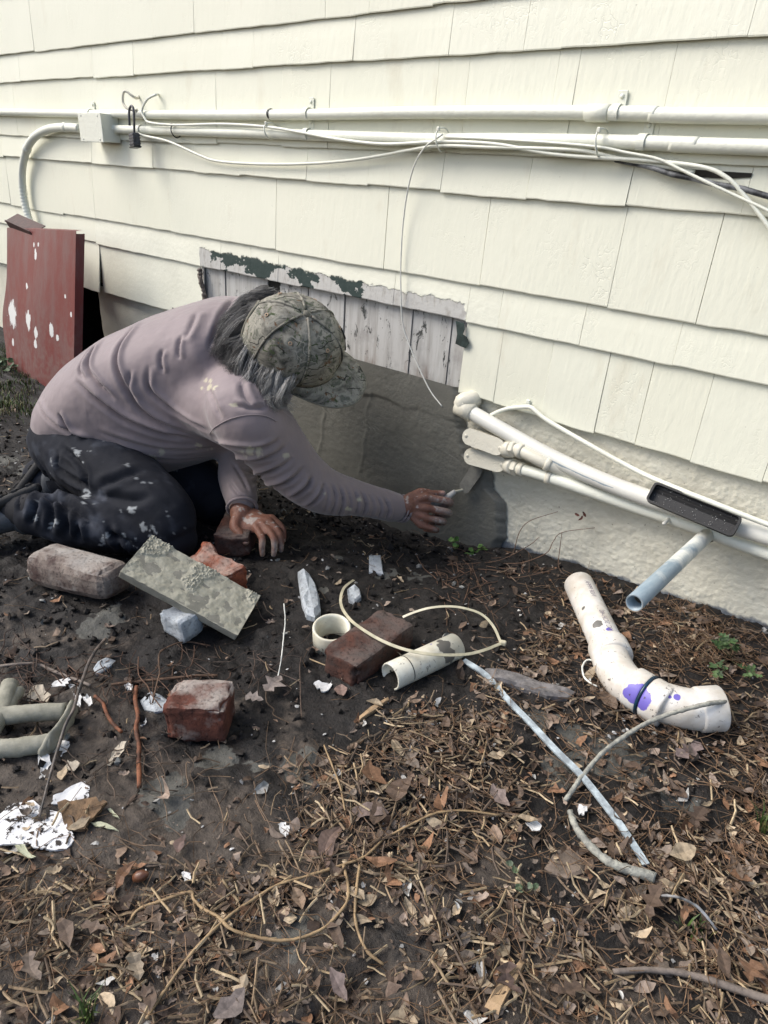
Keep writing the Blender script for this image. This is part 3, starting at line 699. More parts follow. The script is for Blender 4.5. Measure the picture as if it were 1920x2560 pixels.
# black plastic tray resting on the pipes
TC = [W(1421, 1043, -0.060), W(1611, 1118, -0.058), W(1577, 1160, -0.086), W(1389, 1079, -0.090)]
tr = empty('plastic_tray', (TC[2] + TC[3]) / 2, 'black shallow plastic tray with dusty inside resting on the foundation pipes', 'tray')
tc = sum(TC) / 4; uL = (TC[1] + TC[2] - TC[0] - TC[3]) / 2; uW = (TC[0] + TC[1] - TC[2] - TC[3]) / 2
B = basis(uL, np.cross(uL, uW)); L_, Wd = np.linalg.norm(uL), np.linalg.norm(uW - uW.dot(_n(uL)) * _n(uL))
def frame_ring(L, Wt, t, h0, h1):
    def rr4(l, w, h, r=0.010):
        o = []
        for sx, sy, a0 in ((1, 1, 0), (-1, 1, 90), (-1, -1, 180), (1, -1, 270)):
            for k in range(4):
                a = math.radians(a0 + k * 30); o.append(tc + B[:, 0] * (sx * (l / 2 - r) + r * math.cos(a)) + B[:, 1] * (sy * (w / 2 - r) + r * math.sin(a)) + B[:, 2] * h)
        return o
    rings = [rr4(L, Wt, h0), rr4(L, Wt, h1), rr4(L - 2 * t, Wt - 2 * t, h1, 0.006), rr4(L - 2 * t, Wt - 2 * t, h0, 0.006)]
    v = np.array(sum(rings, [])); n = 16; f = []
    for r in range(4):
        a, b = r * n, ((r + 1) % 4) * n; f += [(a + k, a + (k + 1) % n, b + (k + 1) % n, b + k) for k in range(n)]
    return v, f
dusty = simple_mat('dusty_black_plastic', (0.014, 0.014, 0.015), 0.62, 0.3, 90, 0.3, dark=(0.012, 0.012, 0.013))
v, f = frame_ring(L_, Wd, 0.005, -0.010, 0.006); add('rim', v, f, dusty, tr)
nu_, nv_ = 24, 8; a, b = np.meshgrid(np.linspace(-0.5, 0.5, nu_), np.linspace(-0.5, 0.5, nv_)); a, b = a.ravel(), b.ravel()
hh = -0.009 + 0.004 * np.exp(-((b - 0.22) / 0.06) ** 2)
v = tc + a[:, None] * B[:, 0] * (L_ - 0.008) + b[:, None] * B[:, 1] * (Wd - 0.008) + hh[:, None] * B[:, 2]
f = [(j * nu_ + i, j * nu_ + i + 1, (j + 1) * nu_ + i + 1, (j + 1) * nu_ + i) for j in range(nv_ - 1) for i in range(nu_ - 1)]; add('pan', v, f, dusty, tr)
items = [(IV * rng.uniform(0.0004, 0.0013) + tc + B[:, 0] * rng.uniform(-.48, .48) * L_ + B[:, 1] * rng.uniform(-.45, .42) * Wd + B[:, 2] * -0.0075, IF, (0.5, 0.5, 0.48)) for _ in range(80)]
v, f = join([(i[0], i[1]) for i in items]); tag(add('dust', v, f, simple_mat('grey_dust', (0.4, 0.4, 0.38), 0.8), tr), kind='stuff')
# outlet pipe coming out of the wall below the tray
o0 = W(1533, 1150, -0.005); o1 = P(1370, 1303, 1.24)
ax = _n(o1 - o0); M_galv = M_galv.m; op = empty('outlet_pipe', o0, 'open ended scraped blue white outlet pipe sticking out of the foundation below the black tray', 'pipe')
RO = 0.0165
Lp = np.linalg.norm(o1 - o0)
pp = lathe([(RO, 0), (RO, Lp * 0.25), (RO, Lp * 0.5), (RO, Lp * 0.75), (RO, Lp - 0.001), (RO - 0.0008, Lp), (RO - 0.0032, Lp), (RO - 0.0035, Lp - 0.06), (0.001, Lp - 0.065)], o0, ax, 24, (True, False))
po = add('pipe', *pp, M_galv, op, True)
collar(op, o0 + ax * 0.012, ax, RO + 0.004, 0.008, M_black, 'collar')
v, f = lathe([(RO - 0.0036, -0.055), (RO - 0.0030, -0.0012), (RO - 0.0005, 0.0004)], o1, ax, 24, (False, False)); add('mouth', v, f, simple_mat('rusty_mouth', (0.42, 0.38, 0.31), 0.8, 0.5, 60, 0.4, dark=(0.16, 0.10, 0.06)), op, True)
v, f = tube(spline([W(1452, 1117, 0.01), W(1446, 1121, -0.03), W(1433, 1132, -0.06)], 5), 0.0042, 8); add('peg', v, f, M_white_cable, None, True, label='stubby white plastic peg poking out of the foundation below the black tray', cat='peg')

# ------------------------------------------------------------------ red metal panel
def red_material():
    m = Mat('worn_red_metal'); pos = m.n('NewGeometry').outputs['Position']; x, y, z = m.sep(pos)
    v = m.pos((1, 1, 0.25)); a = m.noise(14, 6, 0.65, v); b = m.noise(40, 5, 0.6)
    c = m.mix(m.ramp(a, [(0.4, 0), (0.62, 1)]), (0.150, 0.030, 0.026), (0.150, 0.068, 0.064))
    gp = m.math('MULTIPLY', m.ramp(z, [(0.12, 1), (0.42, 0)]), m.ramp(b, [(0.42, 0), (0.65, 1)]))
    c = m.mix(m.math('MULTIPLY', gp, 0.55), c, (0.17, 0.12, 0.105))
    bn = m.math('SUBTRACT', m.noise(38, 5, 0.7, m.pos((1, 1, 0.4))), 0.5); fl_ = m.n('Mapping', pos, ins={'Scale': (1, 0, 0.75)}).outputs[0]
    def blot(px, py, r):
        p = W(px, py, -0.27); d = m.n('VectorMath', fl_, (p[0], 0, p[2] * 0.75), operation='DISTANCE').outputs['Value']
        d = m.math('ADD', d, m.math('MULTIPLY', bn, r * 1.9))
        return m.ramp(m.math('DIVIDE', d, r), [(0.72, 1), (0.76, 0)])
    acc = None
    for q in ((24, 680, 0.058), (64, 690, 0.038), (86, 718, 0.022), (114, 712, 0.026), (52, 545, 0.012), (45, 530, 0.009), (55, 530, 0.009), (54, 553, 0.014), (48, 619, 0.014), (131, 641, 0.010), (128, 729, 0.016), (148, 680, 0.009), (88, 742, 0.018), (35, 738, 0.014)):
        s_ = blot(*q); acc = s_ if acc is None else m.math('MAXIMUM', acc, s_)
    c = m.mix(acc, c, (0.62, 0.62, 0.60))
    return m.out(c, 0.5, m.bump(b, 0.2, 0.003, m.bump(acc, 0.3, 0.002)), 0.4)
M_red = red_material()
rp = empty('metal_panel', (-3.15, -0.30, 0), 'worn red painted sheet metal panel leaning against the siding', 'panel')
x0, x1 = G0(20, 797)[0], G0(158, 866)[0]; nxp, nzp = 26, 26
a, b = np.meshgrid(np.linspace(0, 1, nxp), np.linspace(0, 1, nzp)); a, b = a.ravel(), b.ravel()
tl = W(15, 492, -0.19); trr = W(164, 499, -0.215)
bl = np.array([x0, -0.31, gz1(x0, -0.31) - 0.006]); br = np.array([x1, -0.31, gz1(x1, -0.31) - 0.012])
def panel_pt(a, b):
    q = (bl * (1 - a) + br * a) * (1 - b) + (tl * (1 - a) + trr * a) * b
    q = q + np.array([0, -1, 0]) * (0.012 * np.sin(a * 3.1) * np.sin(b * 3.1) - 0.006 * np.sin(a * 9) * (1 - b))
    return q - np.array([0.05, 0.0, 0]) * (1 - a) * np.exp(-((b - 0.35) / 0.2) ** 2)
v = np.array([panel_pt(i, j) for i, j in zip(a, b)])
f = [(j * nxp + i, j * nxp + i + 1, (j + 1) * nxp + i + 1, (j + 1) * nxp + i) for j in range(nzp - 1) for i in range(nxp - 1)]
v2 = v + np.array([0, 0.0015, 0]); f2 = [q[::-1] for q in f]
add('sheet', *join([(v, f), (v2, f2)]), M_red, rp)
# folded flange on the right edge
fl0 = np.array([panel_pt(1.0, t) for t in np.linspace(0, 0.985, 14)]); fl1 = fl0 + np.array([0.012, 0.030, 0.0]); fl2 = fl1 + np.array([-0.012, 0.0, 0])
v = np.vstack([fl0, fl1, fl2]); f = [(r * 14 + i, (r + 1) * 14 + i, (r + 1) * 14 + i + 1, r * 14 + i + 1) for r in range(2) for i in range(13)]; add('flange', v, f, M_red, rp, label='folded right edge of the red panel')
tl_ = np.array([panel_pt(t, 1.0) for t in np.linspace(0.0, 1.0, 14)]); v = np.vstack([tl_, tl_ + np.array([0.004, 0.028, 0.003])]); f = [(i, i + 1, 14 + i + 1, 14 + i) for i in range(13)]; add('top_flange', v, f, M_red, rp)
ts0, ts1 = W(24, 470, -0.16), W(84, 497, -0.17); B = basis(ts1 - ts0, (0, -0.5, 1)); Ls = np.linalg.norm(ts1 - ts0)
M_rust = simple_mat('dark_rusty_iron', (0.060, 0.022, 0.018), 0.6, 0.4, 40, 0.3)
lp = empty('angle_strip', (ts0 + ts1) / 2, 'dark red bent metal strip lying on top of the red panel', 'metal strip')
v, f = box((ts0 + ts1) / 2, (Ls, 0.07, 0.003), B, bev=0.0008); add('strip_top', v, f, M_rust, lp)
v, f = box((ts0 + ts1) / 2 + B[:, 1] * -0.0 + np.array([0.02, -0.035, -0.02]), (Ls * 0.9, 0.003, 0.036), B, bev=0.0008); add('strip_side', v, f, M_rust, lp)

# ------------------------------------------------------------------ bricks and stones
def brick_mat(name, c1, c2, mortar=0.4, mc=(0.33, 0.31, 0.28), scale=28):
    m = Mat(name); vo = m.pos(obj=True); a = m.noise(scale, 6, 0.65, vo); b = m.noise(9, 5, 0.6, vo); s = m.noise(140, 3, 0.6, vo)
    c = m.mix(m.ramp(a, [(0.36, 0), (0.66, 1)]), c1, c2)
    nz_ = m.sep(m.n('NewGeometry').outputs['Normal'])[2]
    k = m.math('ADD', m.math('MULTIPLY', nz_, 0.16), b)
    c = m.mix(m.math('MULTIPLY', m.ramp(k, [(0.57, 0), (0.70, 1)]), mortar), c, mc)
    pit = m.ramp(s, [(0.34, 0), (0.45, 1)])
    return m.out(m.mix(pit, m.mix(0.35, c, (0, 0, 0)), c), 0.85, m.bump(a, 0.7, 0.006, m.bump(pit, 0.5, 0.002)), 0.25)
def brick(name, c, size, u, up, mat, label, cat='brick', bev=0.006, nz=0.003, seed=0, cuts=12, nscale=22, taper=None):
    v, f = box((0, 0, 0), size, basis(u, up), bev=bev, seg=4 if bev > 0.02 else 2, cuts=cuts, nz=nz, nscale=nscale, seed=seed, taper=taper)
    B_ = basis(u, up); q = np.sort(np.abs(v @ B_) / (np.asarray(size) / 2), axis=1); e_f = np.clip(q[:, 1], 0, 1) ** 8
    v = v * (1 - (0.16 * e_f * sstep(0.0, 0.7, fbm(v * 26 + seed, seed + 40, 3)) + 0.05 * e_f * sstep(0.0, 0.5, fbm(v * 90, seed + 50, 2)))[:, None])
    return add(name, v + np.asarray(c), f, mat, None, True, label=label, cat=cat)
M_bred = brick_mat('red_brick', (0.125, 0.044, 0.030), (0.072, 0.032, 0.025), 0.8, (0.34, 0.31, 0.28))
M_bdark = brick_mat('dark_brick', (0.040, 0.028, 0.025), (0.095, 0.040, 0.028), 0.5, (0.13, 0.115, 0.105))
M_borange = brick_mat('orange_brick', (0.24, 0.065, 0.030), (0.12, 0.045, 0.030), 0.45, (0.40, 0.37, 0.33))
M_stone = brick_mat('mottled_stone', (0.25, 0.21, 0.18), (0.065, 0.042, 0.038), 0.75, (0.38, 0.36, 0.33), 22)
M_conc = brick_mat('pale_concrete', (0.42, 0.46, 0.49), (0.26, 0.28, 0.30), 0.3, (0.55, 0.58, 0.60), 40)
up3 = np.array([0, 0, 1.0])
# half brick in the middle foreground
bc = (G(432, 1592) + G(440, 1500)) / 2
u = G0(500, 1590) - G0(365, 1580)
brick('half_brick', G(435, 1534, 0.040), (0.112, 0.090, 0.080), u, (0.02, 0.05, 1), M_bred, 'broken red half brick with pale top lying alone in the left foreground', bev=0.010, nz=0.005, seed=3)
# dark brick by the white pipe
a, b, c, d = G(832, 1318, 0.058), G(697, 1411, 0.058), G(896, 1349, 0.058), G(752, 1444, 0.058)
cb = (a + b + c + d) / 4
brick('brick', cb - np.array([0, 0, 0.026]), (0.200, 0.092, 0.062), (a - b + c - d) * np.array([1, 1, 0.4]), up3, M_bdark, 'dark sooty brick between the white ring and the short white pipe', seed=5, nz=0.003)
# brick under the resting hand
bk = G(512, 1150, 0.033); ub = np.array([-0.6, 0.75, 0.04])
brick('brick', bk + np.array([-0.015, 0.02, 0.0]), (0.19, 0.095, 0.066), ub, up3, M_bdark, 'dark brick under the hand the man leans on', seed=8)
# long rounded stone by the shin
a, b = G(95, 1215, 0.045), G(250, 1255, 0.045)
brick('stone', (a + b) / 2 + np.array([0, 0, -0.004]), (0.255, 0.105, 0.088), b - a, (0, 0.06, 1), M_stone, 'long rounded grey stone lying alongside the kneeling shin', 'stone', bev=0.042, nz=0.006, seed=12, nscale=7)
# orange fragment and grey stone carrying the mortar board
brick('brick_fragment', G(462, 1240, 0.034), (0.155, 0.085, 0.070), G0(530, 1270) - G0(400, 1185), (0.1, -0.25, 1), M_borange, 'broken orange brick fragment under the back edge of the mortar board', seed=15, bev=0.012, nz=0.010)
brick('stone', G(395, 1345, 0.026), (0.078, 0.062, 0.056), (1, 0.2, 0), (0.1, 0, 1), M_conc, 'small pale speckled block under the front edge of the mortar board', 'stone', bev=0.010, nz=0.006, seed=18, cuts=5)
# mortar board
FR = np.array([[-1.295, -0.868, 0.166], [-1.08, -0.73, 0.038], [-1.013, -0.848, 0.023], [-1.228, -0.986, 0.152]]) + np.array([0, 0, 0.006])
fc_ = FR.mean(0); uu = _n(FR[1] - FR[0]); vv = _n(FR[0] - FR[3]); nn = np.cross(uu, vv); nn = nn if nn[2] > 0 else -nn
LF, WF = 0.286, 0.137
nu_, nv_ = 190, 92; a, b = np.meshgrid(np.linspace(-0.5, 0.5, nu_), np.linspace(-0.5, 0.5, nv_)); a, b = a.ravel(), b.ravel()
p = np.stack([a * LF, b * WF, a * 0], -1)
crust = sstep(0.05, 0.45, fbm(p * 16 + 3, 81, 3) + 0.9 * sstep(0.30, 0.5, np.abs(a)) * (0.8 + b) + 0.75 * sstep(0.0, 0.4, b) - 0.28)
hgt = 0.0005 + crust * (0.0018 + 0.0042 * np.abs(fbm(p * 190, 83, 3))) + 0.0011 * fbm(p * 70, 85, 3)
top = fc_ + a[:, None] * LF * uu + b[:, None] * WF * vv + hgt[:, None] * nn
f = [(j * nu_ + i, j * nu_ + i + 1, (j + 1) * nu_ + i + 1, (j + 1) * nu_ + i) for j in range(nv_ - 1) for i in range(nu_ - 1)]
mb = empty('mortar_board', fc_, 'flat rectangular board smeared with wet grey mortar propped on brick pieces', 'board')
def mortar_mat(name='wet_mortar', c1=(0.30, 0.288, 0.228), c2=(0.40, 0.385, 0.31), obj=False):
    m = Mat(name); a = m.noise(40, 5, 0.6); c = m.mix(m.ramp(a, [(0.35, 0), (0.65, 1)]), c1, c2)
    return m.out(c, 0.7, m.bump(m.noise(240, 4, 0.6), 0.4, 0.002), 0.35)
M_mortar = mortar_mat()
add('mortar_layer', top, f, M_mortar, mb, True)
B = np.stack([uu, vv, np.cross(uu, vv)], 1)
v, f = box(fc_ - nn * 0.0095, (LF, WF, 0.019), B, bev=0.003, seg=2, cuts=4, nz=0.0008, nscale=60); add('plank', v, f, mortar_mat('mortar_stained_plank', (0.18, 0.175, 0.145), (0.26, 0.25, 0.21)), mb)
# pale shards
def shard(name, poly_px, h, mat, label, cat='shard', z=0.0, tilt=(0, 0, 1), seed=0, group=None):
    pts = np.array([G(x, y, z) for x, y in poly_px]); c = pts.mean(0); base = pts[:, 2].mean()
    r2 = np.random.default_rng(seed); n = len(pts); inner = c + (pts - c) * 0.80
    low = pts.copy(); low[:, 2] = pts[:, 2] - 0.004; mid = pts.copy(); mid[:, 2] += h * 0.6
    inner[:, 2] = inner[:, 2] + h * (0.9 + 0.25 * r2.random(n)); top_ = c.copy(); top_[2] = base + h * 1.08
    v = np.vstack([low, mid, inner, [top_]]); f = [(i, (i + 1) % n, n + (i + 1) % n, n + i) for i in range(n)]
    f += [(n + i, n + (i + 1) % n, 2 * n + (i + 1) % n, 2 * n + i) for i in range(n)] + [(2 * n + i, 2 * n + (i + 1) % n, 3 * n) for i in range(n)]
    return add(name, v, f, mat, None, False, label=label, cat=cat, group=group)
shard('concrete_shard', [(643, 1246), (655, 1240), (668, 1250), (682, 1272), (690, 1305), (693, 1330), (680, 1344), (662, 1340), (652, 1310), (647, 1280)], 0.022, M_conc, 'long pale concrete shard standing behind the white ring', seed=1)
shard('concrete_shard', [(750, 1280), (765, 1272), (778, 1284), (780, 1296), (765, 1308), (753, 1300)], 0.016, M_conc, 'small pale concrete chip inside the loop of the big cable tie', seed=2)
shard('concrete_shard', [(797, 1205), (822, 1203), (826, 1225), (828, 1245), (797, 1240)], 0.012, M_conc, 'flat grey chip half coated in mortar between the man and the dry vine', seed=3)
shard('concrete_shard', [(303, 1517), (325, 1497), (345, 1503), (366, 1518), (358, 1538), (335, 1542), (312, 1536)], 0.006, M_conc, 'flat pale chip touching the red half brick', seed=4)
shard('concrete_shard', [(202, 1447), (212, 1432), (232, 1427), (250, 1430), (242, 1445), (225, 1452), (208, 1460)], 0.006, M_conc, 'flat speckled grey chip behind the black stick', seed=5)
# ------------------------------------------------------------------ plastic pipe pieces on the ground
def pvc_mat(name, stains=(), col=(0.72, 0.71, 0.68), mud=0.5, smudge=()):
    m = Mat(name); pos = m.n('NewGeometry').outputs['Position']
    n = m.noise(20, 5, 0.65); s = m.math('ADD', m.noise(130, 4, 0.62), m.math('MULTIPLY', m.math('SUBTRACT', m.noise(16, 3), 0.5), 0.35))
    c = m.mix(m.ramp(n, [(0.35, 0), (0.7, 1)]), col, tuple(v * k for v, k in zip(col, (0.74, 0.68, 0.60))))
    def blots(c, lst, colr, ns):
        acc = None
        nb = m.math('SUBTRACT', m.noise(ns, 4, 0.6), 0.5)
        for (q, r) in lst:
            d = m.n('VectorMath', pos, tuple(q), operation='DISTANCE').outputs['Value']
            d = m.math('ADD', d, m.math('MULTIPLY', nb, r * 0.9)); k = m.ramp(m.math('DIVIDE', d, r), [(0.78, 1), (0.84, 0)])
            acc = k if acc is None else m.math('MAXIMUM', acc, k)
        return m.mix(acc, c, colr)
    if stains: c = blots(c, stains, (0.15, 0.12, 0.46), 45)
    if smudge: c = blots(c, smudge, (0.13, 0.125, 0.115), 60)
    nz_ = m.sep(m.n('NewGeometry').outputs['Normal'])[2]
    c = m.mix(m.math('MULTIPLY', m.ramp(s, [(0.655, 0), (0.69, 1)]), mud), c, (0.05, 0.035, 0.025))
    return m.out(c, 0.42, m.bump(s, 0.1, 0.002), 0.45)
def hub(parent, c, axis, r, L, mat, name='hub'):
    v, f = lathe([(r * 0.93, -L / 2 - 0.003), (r * 0.985, -L / 2), (r, -L / 2 + 0.003), (r, L / 2 - 0.003), (r * 0.985, L / 2), (r * 0.93, L / 2 + 0.003)], c, axis, 32); return add(name, v, f, mat, parent, True)
RB = 0.0365
def GA(x, y, h):            # a point h above a smoothed soil level
    p = G0(x, y, 0); z = 0
    for _ in range(4):
        zw = np.interp(p[0], ZW_X, ZW_Z) * np.exp(-(min(p[1], 0) / (0.27 if p[0] < -0.6 else 0.35)) ** 2); z = zw + h; p = G0(x, y, z)
    return p
e_ = [GA(1250, 1262, 0.040), GA(1315, 1402, 0.038), GA(1324, 1436, 0.038), GA(1350, 1474, 0.038), GA(1398, 1503, 0.038), GA(1448, 1522, 0.039), GA(1503, 1533, 0.040), GA(1550, 1530, 0.042)]
pv = empty('drain_elbow', e_[3] * np.array([1, 1, 0]), 'large white plastic drain pipe with double elbow and purple primer stains', 'drain pipe')
_bt = BVHTree.FromPolygons(*[(lambda q: ([Vector(p) for p in q[0]], q[1]))(tube(spline(e_, 10), RB + 0.004, 32))][0])
def near(px, py):           # the point of the pipe surface seen at a layout pixel
    h = _bt.ray_cast(Vector(CAM), Vector(ray(px, py)))[0]; return np.array(h) if h is not None else GA(px, py, 0.085)
M_elbow = pvc_mat('stained_white_pvc', [(near(1370, 1502), 0.024), (near(1386, 1508), 0.026), (near(1357, 1500), 0.015), (near(1384, 1492), 0.016), (near(1463, 1506), 0.0085), (near(1447, 1505), 0.0045), (near(1416, 1479), 0.004), (near(1317, 1356), 0.011), (near(1279, 1380), 0.004)],
                  mud=0.8, smudge=[(near(1289, 1345), 0.016), (near(1258, 1311), 0.008), (near(1284, 1362), 0.004)])
ax0 = _n(e_[1] - e_[0]); L0 = np.linalg.norm(e_[1] - e_[0])
v, f = lathe([(RB - 0.006, 0.05), (RB - 0.0055, 0.0), (RB - 0.0008, 0.0), (RB, 0.001), (RB, L0 * 0.35), (RB, L0 * 0.7), (RB, L0 + 0.02)], e_[0], ax0, 36, (True, True)); add('straight_pipe', v, f, M_elbow, pv, True, label='straight grey white pipe length with faded printing')
v, f = tube(spline(e_[1:5], 10), RB + 0.003, 32); add('elbow', v, f, M_elbow, pv, True)
hub(pv, e_[1] + ax0 * 0.012, ax0, RB + 0.0072, 0.040, M_elbow); ax1 = _n(e_[4] - e_[3]); hub(pv, e_[4] - ax1 * 0.018, ax1, RB + 0.0072, 0.030, M_elbow)
v, f = tube(spline(e_[4:], 10), RB + 0.003, 32); add('elbow', v, f, M_elbow, pv, True)
hub(pv, e_[4] + ax1 * 0.024, ax1, RB + 0.0072, 0.036, M_elbow); ax2 = _n(e_[7] - e_[6])
v, f = lathe([(RB + 0.002, -0.042), (RB + 0.0062, -0.039), (RB + 0.0072, -0.036), (RB + 0.0072, 0.004), (RB + 0.006, 0.006), (RB + 0.001, 0.006), (RB - 0.001, 0.003), (RB - 0.002, -0.03)], e_[7], ax2, 36, (False, True)); add('hub', v, f, M_elbow, pv, True)
v, f = lathe([(RB + 0.003, -0.0035), (RB + 0.0082, -0.003), (RB + 0.0085, 0.0025), (RB + 0.003, 0.003)], e_[4] + ax1 * 0.001, ax1, 36, (False, False)); add('seal_ring', v, f, simple_mat('blue_black_glue', (0.010, 0.040, 0.075), 0.25, 0.5, 40, 0.1), pv, True, label='dark blue ring of glue between the two elbows')
# faded printing along the straight pipe
M_print = simple_mat('faded_print', (0.26, 0.23, 0.28), 0.6, 0.3, 80, 0.0)
def print_on_pipe(text, t0, size, ang):
    cu = bpy.data.curves.new('print', 'FONT'); cu.body = text; cu.size = size; cu.resolution_u = 2
    to = bpy.data.objects.new('print', cu); COL.objects.link(to)
    bpy.context.view_layer.update()
    me = bpy.data.meshes.new_from_object(to.evaluated_get(bpy.context.evaluated_depsgraph_get())); bpy.data.objects.remove(to)
    bm = bmesh.new(); bm.from_mesh(me); bmesh.ops.triangulate(bm, faces=list(bm.faces))
    v = np.array([tuple(q.co) for q in bm.verts]); bm.verts.index_update(); f = [tuple(q.index for q in p.verts) for p in bm.faces]; bm.free(); bpy.data.meshes.remove(me)
    side = _n(np.cross(ax0, (0, 0, 1))); upv = np.cross(side, ax0)
    th = ang + (v[:, 1] - size * 0.35) / RB
    out = e_[0] + ax0 * (t0 - v[:, :1]) + (RB + 0.0005) * (np.sin(th)[:, None] * -side * -1 * -1 + np.cos(th)[:, None] * upv)
    return add('print', out, f, M_print, pv)
print_on_pipe('PVC SCH-40', L0 * 0.97, 0.017, 0.10); print_on_pipe('NSF PPFA', L0 * 0.42, 0.017, 0.10)
# ring and short pipe
rc = G(718, 1402, 0.0); rax = _n((0.10, -0.14, 1)); cr = np.array(GA(717, 1374, 0.028))
rg = empty('pipe_ring', cr - rax * 0.028, 'short white plastic pipe ring standing on the soil beside the dark brick', 'pipe ring')
M_pvc2 = pvc_mat('muddy_white_pvc', col=(0.72, 0.72, 0.62), mud=0.75)
v, f = lathe([(0.0345, -0.030), (0.0345, 0.024), (0.0375, 0.029), (0.0405, 0.029), (0.0425, 0.027), (0.0425, -0.030), (0.0345, -0.030)], cr, rax, 40, (False, False)); add('ring_wall', v, f, M_pvc2, rg, True)
sa, sb = GA(843, 1462, 0.031), GA(985, 1396, 0.031); sax = _n(sb - sa); Ls = np.linalg.norm(sb - sa); RS = 0.0295
M_pvc3 = pvc_mat('smudged_white_pvc', [(GA(948, 1381, 0.06), 0.004), (GA(931, 1390, 0.06), 0.003)], (0.70, 0.70, 0.62), 0.55, [(GA(960, 1392, 0.062), 0.020), (GA(968, 1415, 0.04), 0.022), (GA(950, 1385, 0.06), 0.010)])
sp_ = empty('short_pipe', (sa + sb) / 2 - np.array([0, 0, RS]), 'short muddy length of white plastic pipe in front of the dark brick', 'pipe')
v, f = lathe([(RS - 0.004, 0.09), (RS - 0.004, 0.0), (RS - 0.0005, 0.0), (RS, 0.001), (RS, Ls * 0.5), (RS, Ls - 0.001), (RS - 0.004, Ls), (RS - 0.004, Ls - 0.05)], sa, sax, 36, (True, True)); add('pipe', v, f, M_pvc3, sp_, True)
v, f = lathe([(RS + 0.0004, 0.0), (RS + 0.0004, 0.0022)], sa + sax * 0.040, sax, 36, (False, False)); n3 = len(f); v_, f_ = v, [q for i, q in enumerate(f) if 5 <= i % 36 <= 18]; add('saw_cut', v, f_, M_dark, sp_, label='dark saw cut across the short pipe')
# the big cable tie lying in a loop
def loop_pts(spec, per=8): return spline([GA(x, y, h) for x, y, h in spec], per)
M_tie = simple_mat('yellowed_nylon', (0.52, 0.48, 0.35), 0.4, 0.3, 25, 0.1, dark=(0.36, 0.34, 0.24))
lt = [(764, 1253, 0.004), (744, 1269, 0.02), (736, 1291, 0.04), (739, 1313, 0.052), (756, 1338, 0.066), (781, 1358, 0.074), (821, 1382, 0.078), (865, 1400, 0.078), (912, 1411, 0.078), (963, 1415, 0.072), (1010, 1413, 0.060), (1047, 1404, 0.050), (1082, 1390, 0.042)]
lt2 = [(1082, 1388, 0.042), (1065, 1352, 0.052), (1040, 1327, 0.060), (1003, 1314, 0.062), (967, 1310, 0.060), (930, 1313, 0.050), (897, 1322, 0.035), (870, 1333, 0.02)]
zt = empty('large_cable_tie', GA(1087, 1388, 0.03), 'long yellowed plastic cable tie lying in an open loop over the dark brick', 'cable tie')
def strap_ribbon(pts, w, t):
    tt, U, V = frames(pts); v = []
    for p, tg in zip(pts, tt):
        s = _n(np.cross(tg, _n(np.array([0.25, -0.35, 1.0])))); nn_ = np.cross(s, tg)
        v += [p + s * w / 2 - nn_ * t / 2, p + s * w / 2 + nn_ * t / 2, p - s * w / 2 + nn_ * t / 2, p - s * w / 2 - nn_ * t / 2]
    n = len(pts); f = [(4 * i + k, 4 * i + (k + 1) % 4, 4 * i + 4 + (k + 1) % 4, 4 * i + 4 + k) for i in range(n - 1) for k in range(4)] + [(0, 3, 2, 1), (4 * n - 4, 4 * n - 3, 4 * n - 2, 4 * n - 1)]
    return np.array(v), f
v, f = strap_ribbon(loop_pts(lt), 0.0066, 0.0015); add('strap', v, f, M_tie, zt); v, f = strap_ribbon(loop_pts(lt2), 0.0058, 0.0015); add('strap', v, f, M_tie, zt)
v, f = box(GA(1087, 1389, 0.042), (0.013, 0.010, 0.011), basis((1, 0.4, 0), up3), bev=0.002); add('head', v, f, M_tie, zt)
# pale lath, cords, wood
M_lath = simple_mat('chalky_blue_lath', (0.42, 0.49, 0.52), 0.7, 0.3, 50, 0.3, dark=(0.20, 0.23, 0.25))
v, f = strap_ribbon(loop_pts([(1002, 1427, 0.018), (1050, 1459, 0.022), (1100, 1515, 0.020), (1145, 1561, 0.018), (1200, 1620, 0.018), (1247, 1666, 0.018), (1280, 1704, 0.017), (1336, 1777, 0.016), (1366, 1822, 0.014), (1396, 1869, 0.012)], 6), 0.0115, 0.005)
add('lath', v, f, M_lath, None, label='long thin pale blue lath lying from the short pipe towards the viewer', cat='lath')
M_cord = simple_mat('mortar_crusted_cord', (0.36, 0.36, 0.31), 0.85, 0.4, 90, 0.6, dark=(0.20, 0.20, 0.18))
pts = loop_pts([(1567, 1516, 0.078), (1535, 1519, 0.086), (1494, 1529, 0.080), (1450, 1541, 0.068), (1399, 1561, 0.050), (1350, 1590, 0.038), (1304, 1624, 0.026), (1259, 1675, 0.018), (1238, 1705, 0.012), (1221, 1729, 0.008)])
v, f = tube(pts, 0.0042, 9, nz=0.0004); add('cord', v, f, M_cord, None, True, label='grey crusted cord arching off the white elbow onto the soil', cat='cord')
pts = loop_pts([(1231, 1752, 0.010), (1240, 1778, 0.016), (1259, 1809, 0.018), (1290, 1842, 0.017), (1323, 1866, 0.016), (1370, 1882, 0.016), (1414, 1896, 0.014)])
v, f = tube(pts, np.linspace(0.0045, 0.0085, len(pts)), 9, nz=0.0006); add('cord', v, f, M_cord, None, True, label='thick whitish crusted cord end curving through the leaf litter', cat='cord')
M_greywood = simple_mat('weathered_wood', (0.21, 0.195, 0.19), 0.8, 0.5, 60, 0.5)
shard('wood_piece', [(1046, 1456), (1056, 1450), (1110, 1462), (1170, 1480), (1215, 1492), (1242, 1502), (1225, 1514), (1180, 1510), (1110, 1488), (1060, 1473)], 0.014, M_greywood, 'grey weathered wood piece beside the pale lath', 'wood', seed=7)
M_splint = simple_mat('fresh_wood', (0.44, 0.30, 0.17), 0.75, 0.35, 40, 0.4)
